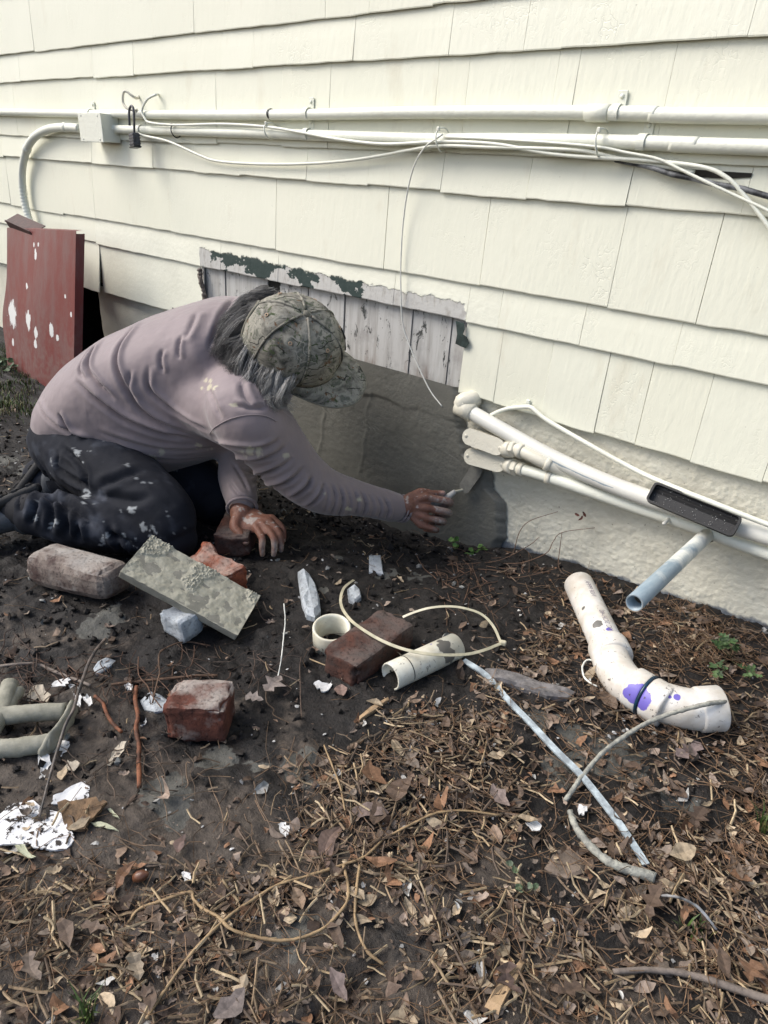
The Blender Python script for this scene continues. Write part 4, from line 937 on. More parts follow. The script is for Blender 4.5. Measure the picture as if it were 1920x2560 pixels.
shard('wood_piece', [(1045, 2182), (1062, 2150), (1100, 2105), (1122, 2082), (1134, 2088), (1118, 2125), (1090, 2170), (1075, 2200)], 0.014, M_splint, 'fresh yellow split wood piece at the bottom edge', 'wood', seed=8)
shard('wood_piece', [(768, 1558), (800, 1532), (838, 1512), (840, 1518), (805, 1542), (774, 1562)], 0.006, M_splint, 'small yellow wood splinter in front of the short pipe', 'wood', seed=9)
shard('wood_piece', [(1175, 1880), (1200, 1840), (1250, 1838), (1262, 1870), (1258, 1890), (1225, 1902), (1190, 1892)], 0.008, simple_mat('bark_wood', (0.20, 0.155, 0.12), 0.85, 0.5, 45, 0.5), 'broad flaky piece of bark in the right foreground litter', 'bark', seed=10)
# crusted tool at the left edge
tl_ = empty('crusted_tool', G(60, 1600), 'mortar caked tool with a stirrup shaped handle at the left edge', 'tool')
M_crust = mortar_mat('caked_mortar', (0.21, 0.205, 0.16), (0.31, 0.30, 0.245))
def fat(pts, r, name, flat=None):
    p = spline([GA(*q) for q in pts], 10); v, f = tube(p, r, 12, flat=flat)
    n = np.stack([fbm(v * 70, 200 + k, 3) for k in range(3)], 1); return add(name, v + n * 0.0016, f, M_crust, tl_, True)
fat([(-60, 1545, 0.03), (0, 1546, 0.03), (70, 1541, 0.03), (142, 1536, 0.028)], [0.0165] * 31, 'handle_bar')
fat([(-60, 1618, 0.025), (0, 1617, 0.025), (60, 1612, 0.025), (112, 1604, 0.024)], [0.0165] * 31, 'handle_bar')
fat([(158, 1527, 0.026), (148, 1550, 0.03), (128, 1580, 0.03), (108, 1606, 0.026), (95, 1628, 0.012)], 0.017, 'end_strap', flat=((0.8, 0.55, 0.2), 0.3))
fat([(22, 1478, 0.03), (14, 1505, 0.03), (2, 1540, 0.03), (-20, 1580, 0.03)], 0.016, 'handle_bar')
fat([(40, 1492, 0.02), (22, 1520, 0.026), (8, 1545, 0.03)], 0.012, 'handle_bar')
def stick(name, spec, r, mat, label, cat='stick', seg=7, nz=0.0003, per=6, group=None):
    p = spline([G(q[0], q[1], q[2] if len(q) > 2 else 0.0125) for q in spec], per)
    p[:, 2] = np.convolve(np.pad(p[:, 2], 3, 'edge'), np.ones(7) / 7, 'valid')
    v, f = tube(p, np.linspace(r[0], r[1], len(p)) if hasattr(r, '__len__') else r, seg, nz=nz); return add(name, v, f, mat, None, True, label=label, cat=cat, group=group)
M_twig = simple_mat('brown_twig', (0.13, 0.075, 0.045), 0.8, 0.5, 70, 0.4); M_otwig = simple_mat('orange_twig', (0.21, 0.075, 0.032), 0.75, 0.75, 34, 0.4)
M_straw = simple_mat('dry_stem', (0.34, 0.235, 0.125), 0.7, 0.4, 60, 0.2); M_gtwig = simple_mat('grey_twig', (0.20, 0.165, 0.14), 0.8, 0.4, 60, 0.3)
stick('black_stick', [(228, 1383, 0.02), (212, 1398, 0.04), (190, 1436, 0.055), (172, 1490, 0.065), (158, 1530, 0.07), (140, 1572, 0.055), (118, 1640, 0.04), (102, 1700, 0.025), (86, 1768, 0.008)], (0.0036, 0.0022), simple_mat('black_stick', (0.03, 0.028, 0.027), 0.5, 0.5, 40, 0.3, dark=(0.14, 0.11, 0.09)), 'long dark stick leaning through the caked tool handle')
stick('twig', [(295, 1482), (292, 1512), (298, 1545), (294, 1575), (300, 1610), (300, 1650), (301, 1700)], 0.0042, M_otwig, 'straight orange brown twig left of the red half brick', 'twig')
stick('twig', [(0, 1440), (40, 1438), (85, 1437), (120, 1452), (165, 1468), (195, 1478)], 0.0032, M_gtwig, 'bent grey brown twig behind the caked tool', 'twig')
stick('twig', [(205, 1505), (222, 1520), (232, 1545), (248, 1568), (262, 1580)], 0.0034, M_otwig, 'short hooked orange root in front of the dark stick', 'twig')
stick('root', [(240, 1478, .01), (300, 1472, .014), (360, 1466, .014), (430, 1462, .012), (470, 1458, .01)], 0.0030, M_twig, 'dark root running behind the red half brick', 'root')
stick('root', [(330, 1520, .01), (338, 1480, .02), (345, 1455, .025), (343, 1430, .03), (350, 1405, .02), (400, 1388, .012), (455, 1396, .008)], 0.0016, M_twig, 'thin wiry root arching behind the red half brick', 'root')
stick('grass_stalk', [(315, 2200), (365, 2128), (415, 2057), (485, 1987), (540, 1948), (595, 1914), (670, 1890), (745, 1867), (790, 1848), (829, 1812)], 0.0021, M_straw, 'long straw coloured stem running diagonally through the lower left litter', 'stem')
stick('grass_stalk', [(278, 1993), (300, 1965), (350, 1945), (410, 1927), (418, 1942), (437, 1962), (470, 1980), (500, 2007), (550, 2024), (615, 2032), (670, 2019), (710, 1997), (748, 1950), (752, 1915), (742, 1870)], 0.0023, M_straw, 'curling tan stem looping through the lower centre litter', 'stem')
stick('grass_stalk', [(777, 1870), (770, 1920), (768, 1990), (790, 2050), (829, 2085)], 0.0020, M_straw, 'upright thin pale stem right of the curling stem', 'stem')
stick('grass_stalk', [(700, 1610), (716, 1650), (735, 1700), (745, 1750)], 0.0016, M_straw, 'thin bent straw stalk in front of the yellow wood splinter', 'stem')
stick('grass_stalk', [(829, 1812), (890, 1780), (945, 1755), (1010, 1752), (1080, 1762)], 0.0018, M_straw, 'pale jointed stem lying across the centre of the litter', 'stem')
stick('branch', [(1325, 2098), (1405, 2095), (1480, 2104), (1570, 2130), (1660, 2160), (1740, 2190)], (0.0035, 0.0065), M_gtwig, 'grey branch lying at the lower right corner', 'branch')
stick('pale_wire', [(1412, 1934, .012), (1440, 1934, .03), (1475, 1940, .034), (1510, 1962, .026), (1535, 1992, .012), (1547, 2008, .004)], 0.0020, simple_mat('black_white_wire', (0.55, 0.55, 0.55), 0.4, 0.9, 14, 0.1, dark=(0.02, 0.02, 0.02)), 'thin black and white wire arching in the lower right litter', 'wire')
stick('white_stalk', [(613, 1302, 0.075), (616, 1340, 0.06), (612, 1380, 0.05), (608, 1420, 0.03), (600, 1470, 0.004)], 0.0012, M_white_cable, 'thin white upright stalk left of the white ring', 'stalk')
stick('white_wire', [(1300, 1450), (1295, 1435), (1283, 1428), (1268, 1426), (1258, 1440), (1262, 1462), (1275, 1475), (1290, 1482)], 0.0022, M_white_cable, 'short curled white wire scrap left of the big elbow', 'wire')
stick('white_wire', [(1290, 1362), (1300, 1352), (1308, 1342), (1296, 1336)], 0.0022, M_white_cable, 'tiny white wire scrap near the straight drain pipe', 'wire')
# paint flakes and bark, lower left
def flake(name, poly_px, mat, label, cat, h=0.003, z=0.008, curl=0.004, seed=0):
    r2 = np.random.default_rng(seed); poly = np.array(poly_px, float); c = poly.mean(0)
    ring = []
    for i in range(len(poly)):
        a, b = poly[i], poly[(i + 1) % len(poly)]
        for t in (0, 0.34, 0.67): ring.append(a + (b - a) * t + (r2.normal(size=2) * 2.2 if t else 0))
    ring = np.array(ring); n = len(ring); rows = [ring, c + (ring - c) * 0.6, c + (ring - c) * 0.25]
    pts = np.vstack(rows + [c[None]]); W3 = np.array([GA(x, y, z) for x, y in pts])
    W3[:, 2] += curl * fbm(W3 * 18, 300 + seed, 3); W3[:n, 2] += curl * 0.5 * r2.random(n)
    f = []
    for r in range(2): f += [(r * n + i, r * n + (i + 1) % n, (r + 1) * n + (i + 1) % n, (r + 1) * n + i) for i in range(n)]
    f += [(2 * n + i, 2 * n + (i + 1) % n, 3 * n) for i in range(n)]; m_ = len(W3)
    low = W3 - np.array([0, 0, h]); f += [tuple(q + m_ for q in g)[::-1] for g in f]; f += [(i, m_ + i, m_ + (i + 1) % n, (i + 1) % n) for i in range(n)]
    return add(name, np.vstack([W3, low]), f, mat, None, False, label=label, cat=cat)
def flake_mat():
    m = Mat('soiled_white_paint'); a = m.noise(75, 5, 0.7); b = m.noise(14, 3)
    k = m.math('ADD', a, m.math('MULTIPLY', m.math('SUBTRACT', b, 0.5), 0.35))
    c = m.mix(m.ramp(k, [(0.545, 0), (0.58, 1)]), (0.70, 0.705, 0.71), (0.022, 0.017, 0.014)); return m.out(c, 0.6, m.bump(k, 0.4, 0.004), 0.3)
M_flake = flake_mat()
fx = lambda L: [(x * .2083, 1417 + y * .2083) for x, y in L]
flake('paint_sheet', fx([(-60, 1700), (0, 1640), (100, 1530), (340, 1480), (470, 1590), (640, 1640), (700, 1750), (780, 1890), (690, 1990), (350, 1995), (230, 1960), (-60, 1980)]), M_flake, 'large soiled white sheet of peeled paint at the left edge', 'paint flake', seed=1)
flake('paint_sheet', fx([(530, 1530), (570, 1430), (740, 1345), (860, 1290), (925, 1340), (920, 1450), (860, 1510), (700, 1535)]), M_flake, 'smaller soiled white paint sheet behind the brown bark', 'paint flake', seed=2)
flake('bark', fx([(590, 1510), (780, 1500), (1000, 1475), (1115, 1530), (1050, 1600), (920, 1720), (880, 1800), (700, 1790), (640, 1650)]), simple_mat('fibrous_bark', (0.17, 0.105, 0.055), 0.85, 0.55, 60, 0.7), 'fibrous brown bark slab lying over the white paint sheets', 'bark', 0.006, 0.016, 0.005, 3)
M_chip = simple_mat('white_paint_chip', (0.66, 0.66, 0.65), 0.6, 0.25, 60, 0.3); M_cleaf = simple_mat('pale_dead_leaf', (0.48, 0.42, 0.33), 0.7, 0.35, 50, 0.3)
chips = [([(250, 300 + 100), (330, 320), (450, 310), (530, 400), (510, 490), (440, 470), (400, 390), (330, 470), (285, 460)], 'curled cream bark flake behind the caked tool handle', M_cleaf),
         ([(530, 330), (570, 270), (720, 240), (740, 270), (680, 310), (620, 330)], 'ragged white paint flake beside the dark stick', M_chip),
         ([(710, 300), (760, 285), (850, 420), (820, 520), (790, 510), (770, 420)], 'slim white flake behind the dark stick', M_chip),
         ([(860, 450), (930, 440), (960, 500), (945, 545), (900, 510)], 'small white flake right of the dark stick', M_chip),
         ([(1110, 1140), (1150, 1050), (1190, 960), (1260, 900), (1315, 905), (1290, 990), (1230, 1080), (1150, 1130)], 'long cream blotched leaf left of the orange twig', M_cleaf),
         ([(670, 1130), (720, 1090), (800, 1085), (825, 1130), (740, 1185), (690, 1170)], 'round pale leaf in front of the caked tool', M_cleaf),
         ([(530, 970), (640, 870), (715, 880), (700, 960), (640, 1040), (560, 1060)], 'silvery paint flake under the caked tool end', M_chip),
         ([(400, 1060), (500, 1050), (540, 1120), (460, 1250), (400, 1160)], 'dull silver flake under the caked tool', M_chip),
         ([(1115, 1590), (1160, 1585), (1245, 1715), (1170, 1680)], 'slim pale green leaf right of the bark slab', simple_mat('pale_green_leaf', (0.42, 0.43, 0.30), 0.6)),
         ([(945, 1740), (1050, 1735), (1240, 1850), (1130, 1830), (1010, 1790)], 'long pale green leaf below the bark slab', simple_mat('pale_green_leaf', (0.42, 0.43, 0.30), 0.6)),
         ([(160, 1990), (260, 1985), (380, 2105), (300, 2115), (190, 2050)], 'pale green leaf below the white paint sheet', simple_mat('pale_green_leaf', (0.42, 0.43, 0.30), 0.6)),
         ([(1290, 310), (1340, 290), (1375, 320), (1340, 350), (1300, 335)], 'small white flake behind the orange twig', M_chip),
         ([(1455, 690), (1520, 640), (1500, 710), (1465, 740)], 'slim bluish flake right of the orange twig', M_chip)]
for i, (pl_, lb, mt) in enumerate(chips): flake('paint_flake' if mt is M_chip else 'leaf', fx(pl_), mt, lb, 'paint flake' if mt is M_chip else 'leaf', 0.0012, 0.008, 0.007, 20 + i)
for i, (pl_, lb) in enumerate([([(677, 1478), (690, 1472), (715, 1472), (717, 1480), (700, 1494), (685, 1488)], 'white curved plastic chip in front of the dark brick'), ([(603, 1778), (618, 1775), (626, 1790), (618, 1806), (606, 1795)], 'white chip alone in the middle foreground'),
                               ([(392, 1885), (412, 1886), (413, 1900), (398, 1907)], 'bright white pebble like chip in the lower left litter'), ([(1135, 1775), (1158, 1772), (1170, 1785), (1150, 1795)], 'white ragged chip in the centre right litter'),
                               ([(1250, 1738), (1268, 1742), (1262, 1760), (1252, 1758)], 'white chip beside the crusted cord end')]):
    flake('chip', pl_, M_chip, lb, 'chip', 0.003, 0.010, 0.004, 60 + i)
# acorn
ac = G(302, 1893, 0.012); v, f = lathe([(0.001, -0.012), (0.006, -0.009), (0.0085, -0.002), (0.008, 0.006), (0.004, 0.012), (0.001, 0.0145)], ac, (0.5, 0.5, 0.3), 14)
add('acorn', v, f, simple_mat('acorn', (0.17, 0.07, 0.035), 0.35, 0.4, 60), None, True, label='shiny brown acorn in the lower left litter', cat='acorn')
# ------------------------------------------------------------------ leaf litter, straw, plants
LEAFC = np.array([(0.165, 0.118, 0.086), (0.215, 0.168, 0.135), (0.19, 0.105, 0.06), (0.070, 0.047, 0.034), (0.135, 0.095, 0.070), (0.34, 0.27, 0.185), (0.165, 0.132, 0.105), (0.11, 0.074, 0.052)])
STRAWC = np.array([(0.33, 0.245, 0.145), (0.24, 0.175, 0.11), (0.42, 0.33, 0.21), (0.16, 0.11, 0.07), (0.13, 0.095, 0.07), (0.20, 0.15, 0.10)])
def leaf_geo(L, Wd, curl, fold, lobes, seed):
    r2 = np.random.default_rng(seed); n = 7 if lobes else 6; t = np.linspace(0, 1, n)
    w = np.sin(np.pi * np.clip(t, 0.02, 0.985) ** 0.85) ** 0.8 * Wd / 2
    if lobes: w = w * (1 + 0.45 * np.array([0, 1, -1, 1, -1, 1, 0]))
    wl = w * (1 + 0.2 * r2.normal(size=n)); wr = w * (1 + 0.2 * r2.normal(size=n))
    z = curl * L * (t - 0.5) ** 2 * 4 + 0.03 * L * r2.normal(size=n); x = (t - 0.5) * L; bend = 0.12 * L * r2.normal() * (t - 0.5) ** 2 * 4
    v = np.vstack([np.stack([x, bend + wl, z + fold * wl], 1), np.stack([x, bend, z], 1), np.stack([x, bend - wr, z + fold * wr * (0.6 + 0.8 * r2.random())], 1)])
    f = [(r * n + i, r * n + i + 1, (r + 1) * n + i + 1, (r + 1) * n + i) for r in range(2) for i in range(n - 1)]
    return v, f
def rot(yaw, tx, ty):
    cy, sy = math.cos(yaw), math.sin(yaw)
    return np.array([[cy, -sy, 0], [sy, cy, 0], [0, 0, 1]]) @ np.array(Matrix.Rotation(tx, 3, 'X')) @ np.array(Matrix.Rotation(ty, 3, 'Y'))
def litter_density(px, py):
    d = 1 - soil_zone(px, py)
    left = (1 - sstep(560, 760, px)) * (1 - sstep(1830, 1990, py)); d = d * (1 - 0.72 * left)
    d = np.where((px > 760) & (px < 1250) & (py > 1880) & (py < 2212), d * 0.88, d)
    cl = 0.55 + 0.75 * sstep(-0.35, 0.35, fbm(np.stack([px / 170.0, py / 170.0, px * 0], -1), 900, 3)); d = np.clip(d * cl, 0, 1)
    wallr = sstep(1000, 1250, px) * (py < 1330); return np.maximum(d, 0.35 * wallr)
def scatter(N, dens_min=0.03, xr_=(-2.9, 0.75), yr_=(-2.15, -0.02), power=1.0):
    out = []
    while len(out) < N:
        x = rng.uniform(*xr_, 4000); y = rng.uniform(*yr_, 4000)
        px, py, dd = proj(np.stack([x, y, x * 0], 1)); d = np.maximum(litter_density(px, py) ** power, dens_min)
        ok = (rng.random(4000) < d) & (np.hypot(x - CAM[0], y - CAM[1]) > 0.12); out += list(zip(x[ok], y[ok]))
    o = np.array(out[:N]); return o[:, 0], o[:, 1]
items = []; NL = 21000; X, Y = scatter(NL, 0.035); Z = gz(X, Y)
templ = [leaf_geo(1.0, rng.uniform(0.28, 0.6), rng.normal() * 0.30, rng.uniform(-0.3, 0.7), k % 7 == 0, 400 + k) for k in range(60)]
for x, y, z in zip(X, Y, Z):
    v, f = templ[rng.integers(60)]; L = 0.004 + 0.034 * rng.random() ** 3.2
    M = rot(rng.uniform(0, 6.28), rng.normal() * 0.30, rng.normal() * 0.28)
    c = LEAFC[rng.integers(len(LEAFC))] * rng.uniform(0.7, 1.9)
    if rng.random() < 0.022: c = np.array((0.55, 0.54, 0.51)) * rng.uniform(0.7, 1.1)
    items.append(((v * L) @ M.T + np.array([x, y, z + 0.002 + 0.007 * rng.random()]), f, c))
batch('leaf_litter', items, M_attr, 'fallen brown leaves and leaf scraps covering the foreground soil', 'leaf litter')
items = []; NS = 16500; X, Y = scatter(NS, 0.02, power=1.6); Z = gz(X, Y); PX, PY, _d = proj(np.stack([X, Y, Z], 1))
for x, y, z, px, py in zip(X, Y, Z, PX, PY):
    needle = (px > 1150 and py < 1900 and rng.random() < 0.7) or rng.random() < 0.42
    L = rng.uniform(0.03, 0.10) if needle else 0.012 + 0.055 * rng.random() ** 1.6; r = 0.0006 if needle else rng.uniform(0.0009, 0.0021)
    a = rng.uniform(0, 6.28); d = np.array([math.cos(a), math.sin(a), rng.normal() * 0.13]); s = np.array([-d[1], d[0], 0]) * rng.normal() * (0.20 if needle else 0.07)
    pts = np.array([-d / 2, -d / 4 + s * (0.5 + 0.3 * rng.normal()), s * 0.9 + np.array([0, 0, rng.normal() * 0.05]), d / 4 + s * 0.5, d / 2]) * L + np.array([x, y, z + 0.004 + 0.009 * rng.random()])
    v, f = tube(pts, r, 3 if needle else 4, False)
    c = (np.array((0.17, 0.105, 0.06)) * rng.uniform(0.5, 1.6)) if needle else STRAWC[rng.integers(len(STRAWC))] * rng.uniform(0.65, 1.5)
    items.append((v, f, c))
batch('straw_litter', items, M_attr, 'dry straw, pine needles and grass stalks strewn over the foreground', 'straw')
its = []
for (cx_, cy_, sx_, sy_, n_, cl_) in ((260, 1460, 170, 45, 60, (0.10, 0.055, 0.035)), (60, 1470, 70, 60, 26, (0.09, 0.055, 0.04)), (560, 1440, 120, 60, 24, (0.08, 0.055, 0.042)), (1060, 1270, 130, 50, 70, (0.17, 0.10, 0.065)), (1450, 1370, 110, 60, 60, (0.16, 0.095, 0.06)), (600, 1760, 300, 140, 60, (0.13, 0.09, 0.06)), (230, 1640, 150, 90, 30, (0.10, 0.07, 0.05))):
    for _ in range(n_):
        x, y = cx_ + rng.normal() * sx_ * 0.6, cy_ + rng.normal() * sy_ * 0.6; a = rng.normal() * 0.6 + (0 if rng.random() < 0.7 else 1.4); ln = rng.uniform(30, 130); q = []
        for t in np.linspace(-0.5, 0.5, 5): q.append(GA(x + math.cos(a) * ln * t + rng.normal() * 5, y + math.sin(a) * ln * t + rng.normal() * 5, 0.006 + 0.010 * rng.random()))
        v, f = tube(spline(q, 3), rng.uniform(0.0005, 0.0012), 4, False); its.append((v, f, np.array(cl_) * rng.uniform(0.5, 1.6)))
batch('fine_roots', its, M_attr, 'thin wiry roots and dead vine stems tangled over the dug soil', 'roots')
# small pale specks and chips
items = []; X, Y = scatter(900, 0.4); Z = gz(X, Y)
for x, y, z in zip(X, Y, Z):
    s = rng.uniform(0.0015, 0.0048); v = IV * np.array([s, s * rng.uniform(0.5, 1), s * 0.25]) * (1 + 0.3 * rng.normal(size=(len(IV), 1)))
    items.append((v @ rot(rng.uniform(0, 6.28), rng.normal() * .3, rng.normal() * .3).T + np.array([x, y, z + 0.003]), IF, np.array((0.58, 0.58, 0.57)) * rng.uniform(0.5, 1.15)))
batch('paint_specks', items, M_attr, 'tiny pale specks of paint and grit sprinkled on the soil', 'paint specks')
# leaves big enough to pick out
def leaf_thing(px, py, Lpx, ang, ratio, col, label, lobes=False, group=None, seed=0, h=0.012):
    c = GA(px, py, h); d = GA(px + math.cos(ang) * Lpx / 2, py + math.sin(ang) * Lpx / 2, h) - GA(px - math.cos(ang) * Lpx / 2, py - math.sin(ang) * Lpx / 2, h)
    L = np.linalg.norm(d); v, f = leaf_geo(L, L * ratio, 0.05, 0.25, lobes, seed); v2 = v - np.array([0, 0, 0.0006])
    B = basis(d, (rng.normal() * 0.15, rng.normal() * 0.15, 1)); n = len(v)
    vv_, ff = join([(v, f), (v2, [q[::-1] for q in f])]); cc = np.broadcast_to(np.asarray(col, float), (len(vv_), 3)) * (0.85 + 0.3 * rng.random((len(vv_), 1)))
    return add('leaf', vv_ @ B.T + c + np.array([0, 0, 0.003]), ff, M_attr, None, False, label=label, cat='leaf', group=group, attr=cc)
BR = LEAFC
for k, q in enumerate([(706, 1822, 100, -1.17, 0.34, (0.22, 0.15, 0.12), 'long mottled pinkish brown leaf in the centre left foreground', False), (500, 2175, 90, -0.75, 0.6, (0.20, 0.165, 0.15), 'broad grey brown leaf at the bottom left of centre', False),
                       (296, 2090, 62, 1.3, 0.55, (0.33, 0.27, 0.20), 'pale tan leaf standing in the lower left litter', True), (646, 1945, 52, 1.2, 0.5, (0.27, 0.19, 0.13), 'tan pointed leaf in the lower centre', False),
                       (265, 1890, 70, -0.95, 0.33, (0.22, 0.12, 0.07), 'orange brown leaf beside the acorn', False), (388, 1825, 44, -1.2, 0.5, (0.15, 0.10, 0.085), 'small dark leaf above the acorn', False),
                       (800, 1755, 80, 0.05, 0.45, (0.20, 0.15, 0.13), 'grey brown leaf lying flat behind the pale jointed stem', False), (1078, 1725, 60, 0.9, 0.5, (0.22, 0.17, 0.15), 'pinkish grey leaf left of the cord crossing', False),
                       (1095, 2120, 75, 1.2, 0.55, (0.12, 0.08, 0.065), 'dark brown leaf lying on the yellow split wood', True), (730, 2130, 80, 1.1, 0.4, (0.17, 0.13, 0.12), 'large dull purple brown leaf near the bottom centre', False),
                       (1490, 1625, 60, -0.5, 0.5, (0.21, 0.16, 0.15), 'pale brown leaf below the end of the big elbow', True), (235, 1920 - 565, 22, 0.3, 0.5, (0.2, 0.15, 0.12), 'small brown leaf behind the tool', False),
                       (592, 1480, 46, -0.7, 0.6, (0.24, 0.20, 0.18), 'curled grey leaf left of the dark brick', True), (736, 1495, 26, 1.4, 0.8, (0.25, 0.17, 0.14), 'small round pinkish leaf in front of the dark brick', False),
                       (550, 1640 - 130, 40, 0.2, 0.5, (0.26, 0.22, 0.20), 'grey leaf right of the red half brick', True)]):
    leaf_thing(*q, seed=700 + k)
LAND = {'half brick': (435, 1530), 'white paint sheet': (80, 1770), 'acorn': (302, 1893), 'curling stalk': (600, 2010), 'lath': (1170, 1590), 'wood splinter': (800, 1535), 'drain elbow': (1420, 1520), 'crusted cord end': (1330, 1860), 'bark piece': (1220, 1870), 'seedling': (1135, 1920), 'branch': (1480, 2110), 'split wood': (1090, 2140), 'arching wire': (1480, 1945)}
CN = ['brown', 'pinkish grey', 'rusty', 'very dark', 'dull brown', 'pale tan', 'grey brown', 'dark brown']; seen = set()
X, Y = scatter(90, 0.02, (-1.3, 0.2), (-1.75, -0.25)); PX, PY, DD = proj(np.stack([X, Y, X * 0], 1))
for k in range(90):
    if not (20 < PX[k] < 1640 and 1500 < PY[k] < 2190): continue
    nm, (lx, ly) = min(LAND.items(), key=lambda q: math.hypot(q[1][0] - PX[k], q[1][1] - PY[k])); dx, dy = PX[k] - lx, PY[k] - ly
    if math.hypot(dx, dy) < 35: continue
    side = ('right of' if dx > 0 else 'left of') if abs(dx) > abs(dy) else ('in front of' if dy > 0 else 'behind')
    ci = int(rng.integers(len(BR))); lob = bool(rng.random() < 0.25); Lp_ = rng.uniform(36, 72); lb = f"{'large' if Lp_ > 56 else 'small'} {CN[ci]} {'ragged lobed' if lob else 'pointed'} leaf {side} the {nm}"
    if lb in seen: continue
    seen.add(lb); leaf_thing(PX[k], PY[k], Lp_, rng.uniform(0, 6.28), rng.uniform(0.32, 0.6), BR[ci] * rng.uniform(0.95, 1.25), lb, lob, 'loose leaves in the foreground litter', 800 + k, 0.014)
# plants
M_green = attr_mat('weed_leaves', 0.55, 0.2, 90); M_stem = simple_mat('weed_stem', (0.10, 0.085, 0.04), 0.7)
def weed(name, base, stems, label, leaf_r, cols, cat='weed', nleaf=4, seed=0, stem_mat=None, lobed=False):
    r2 = np.random.default_rng(seed); e = empty(name, base, label, cat)
    for s in stems:
        pts = spline([base] + [np.asarray(q) for q in s], 6); v, f = tube(pts, np.linspace(0.0013, 0.0007, len(pts)), 5); st = add('stem', v, f, stem_mat or M_stem, e, True)
        its = []
        for k in range(nleaf):
            p = pts[-1 - int(k * len(pts) * 0.45 / max(nleaf, 1))]; a = r2.uniform(0, 6.28); d = np.array([math.cos(a), math.sin(a), 0.35 * r2.normal()])
            L = leaf_r * r2.uniform(0.7, 1.3); v, f = leaf_geo(L, L * (0.55 if lobed else 0.85), 0.1, 0.2, lobed, seed * 50 + k)
            v = v + np.array([L / 2, 0, 0]); B = basis(d, (0.45 * r2.normal() + 0.3, -0.4 + 0.3 * r2.normal(), 1)); its.append((v @ B.T + p, f, np.asarray(cols[r2.integers(len(cols))]) * r2.uniform(0.7, 1.25)))
        for v, f, c in its: add('leaf', v, f, M_green, e, False, attr=np.broadcast_to(c, (len(v), 3)))
    return e
GC = [(0.085, 0.17, 0.035), (0.12, 0.22, 0.05), (0.06, 0.12, 0.03)]
b = G(1035, 1222); weed('clover', b, [[W(1015, 1192, -0.02), W(985, 1175, -0.035), W(982, 1160, -0.04)], [W(1005, 1190, -0.03), W(978, 1178, -0.045)], [W(1030, 1200, -0.04), W(1022, 1188, -0.05)], [W(1040, 1195, -0.03), W(1040, 1182, -0.04)], [W(1020, 1205, -0.05), W(1013, 1196, -0.06)]], 'little green clover growing against the cement patch below the trowel hand', 0.016, [(0.12, 0.24, 0.05), (0.16, 0.30, 0.07)], nleaf=7, seed=3)
b = G(1575, 1425); weed('leafy_weed', b, [[GA(1570, 1410, 0.03), GA(1552, 1385, 0.05)], [GA(1590, 1410, 0.03), GA(1600, 1395, 0.05)], [GA(1560, 1435, 0.02), GA(1545, 1450, 0.03)], [GA(1580, 1400, 0.05), GA(1575, 1378, 0.06)], [GA(1600, 1440, 0.02), GA(1625, 1455, 0.025)]], 'green lobed weed at the foundation by the right edge', 0.020, [(0.08, 0.15, 0.05), (0.11, 0.18, 0.065), (0.06, 0.11, 0.04)], nleaf=6, seed=5, lobed=True)
b = G(1135, 1930); weed('seedling', b, [[GA(1128, 1905, 0.02), GA(1108, 1865, 0.03)], [GA(1145, 1925, 0.01), GA(1152, 1918, 0.015)], [GA(1125, 1925, 0.01), GA(1112, 1918, 0.012)]], 'pale green seedling in the dark soil right of centre', 0.010, [(0.17, 0.22, 0.14), (0.12, 0.17, 0.09)], 'seedling', nleaf=3, seed=7)
b = G(10, 800); weed('leafy_weed', b, [[GA(15, 785, 0.04), GA(14, 775, 0.07)], [GA(22, 800, 0.03), GA(24, 790, 0.05)], [GA(2, 795, 0.03), GA(4, 780, 0.06)]], 'small green weed at the lower left corner of the red panel', 0.03, [(0.10, 0.16, 0.07), (0.07, 0.12, 0.05)], nleaf=5, seed=9)
# dry vine in front of the foundation
vn = empty('dry_vine', G(1150, 1225), 'dead reddish brown vine with wiry stems in front of the stucco foundation', 'vine')
M_vine = simple_mat('dead_vine', (0.16, 0.095, 0.06), 0.8, 0.4, 70)
for k, s in enumerate([[(1095, 1235, -.06), (1110, 1190, -.05), (1122, 1150, -.03), (1145, 1125, -.02), (1205, 1105, -.01)], [(1085, 1240, -.1), (1130, 1215, -.08), (1180, 1195, -.06), (1195, 1170, -.03), (1215, 1150, -.02), (1285, 1140, -.01)], [(1208, 1260, -.06), (1206, 1220, -.04), (1210, 1180, -.02), (1214, 1150, -.01)], [(960, 1280, -.2), (1020, 1240, -.15), (1080, 1210, -.1), (1140, 1180, -.05), (1165, 1160, -.02)], [(990, 1290, -.2), (1060, 1262, -.16), (1120, 1245, -.12), (1190, 1235, -.08)], [(1045, 1285, -.2), (1100, 1275, -.17), (1160, 1240, -.12), (1200, 1228, -.08)], [(920, 1250, -.12), (935, 1215, -.06), (922, 1190, -.04), (918, 1185, -.035)]]):
    p = []
    for (x, y, Yv) in s:
        q = W(x, y, Yv); q[2] = max(q[2], gz1(q[0], q[1]) + 0.003); p.append(q)
    v, f = tube(spline(p, 7), np.linspace(0.0016, 0.0008, (len(p) - 1) * 7 + 1), 5); add('stem', v, f, M_vine, vn, True)
for k, (x, y) in enumerate([(1248, 1112), (1262, 1110), (1255, 1120)]):
    v, f = leaf_geo(0.018, 0.007, 0.1, 0.3, False, 30 + k); B = basis((math.cos(k * 2.1), -0.3, math.sin(k * 2.1)), (0.1, -1, 0.3)); add('leaf', v @ B.T + W(x, y, -0.01), f, simple_mat('red_leaf', (0.10, 0.03, 0.02), 0.7), vn)
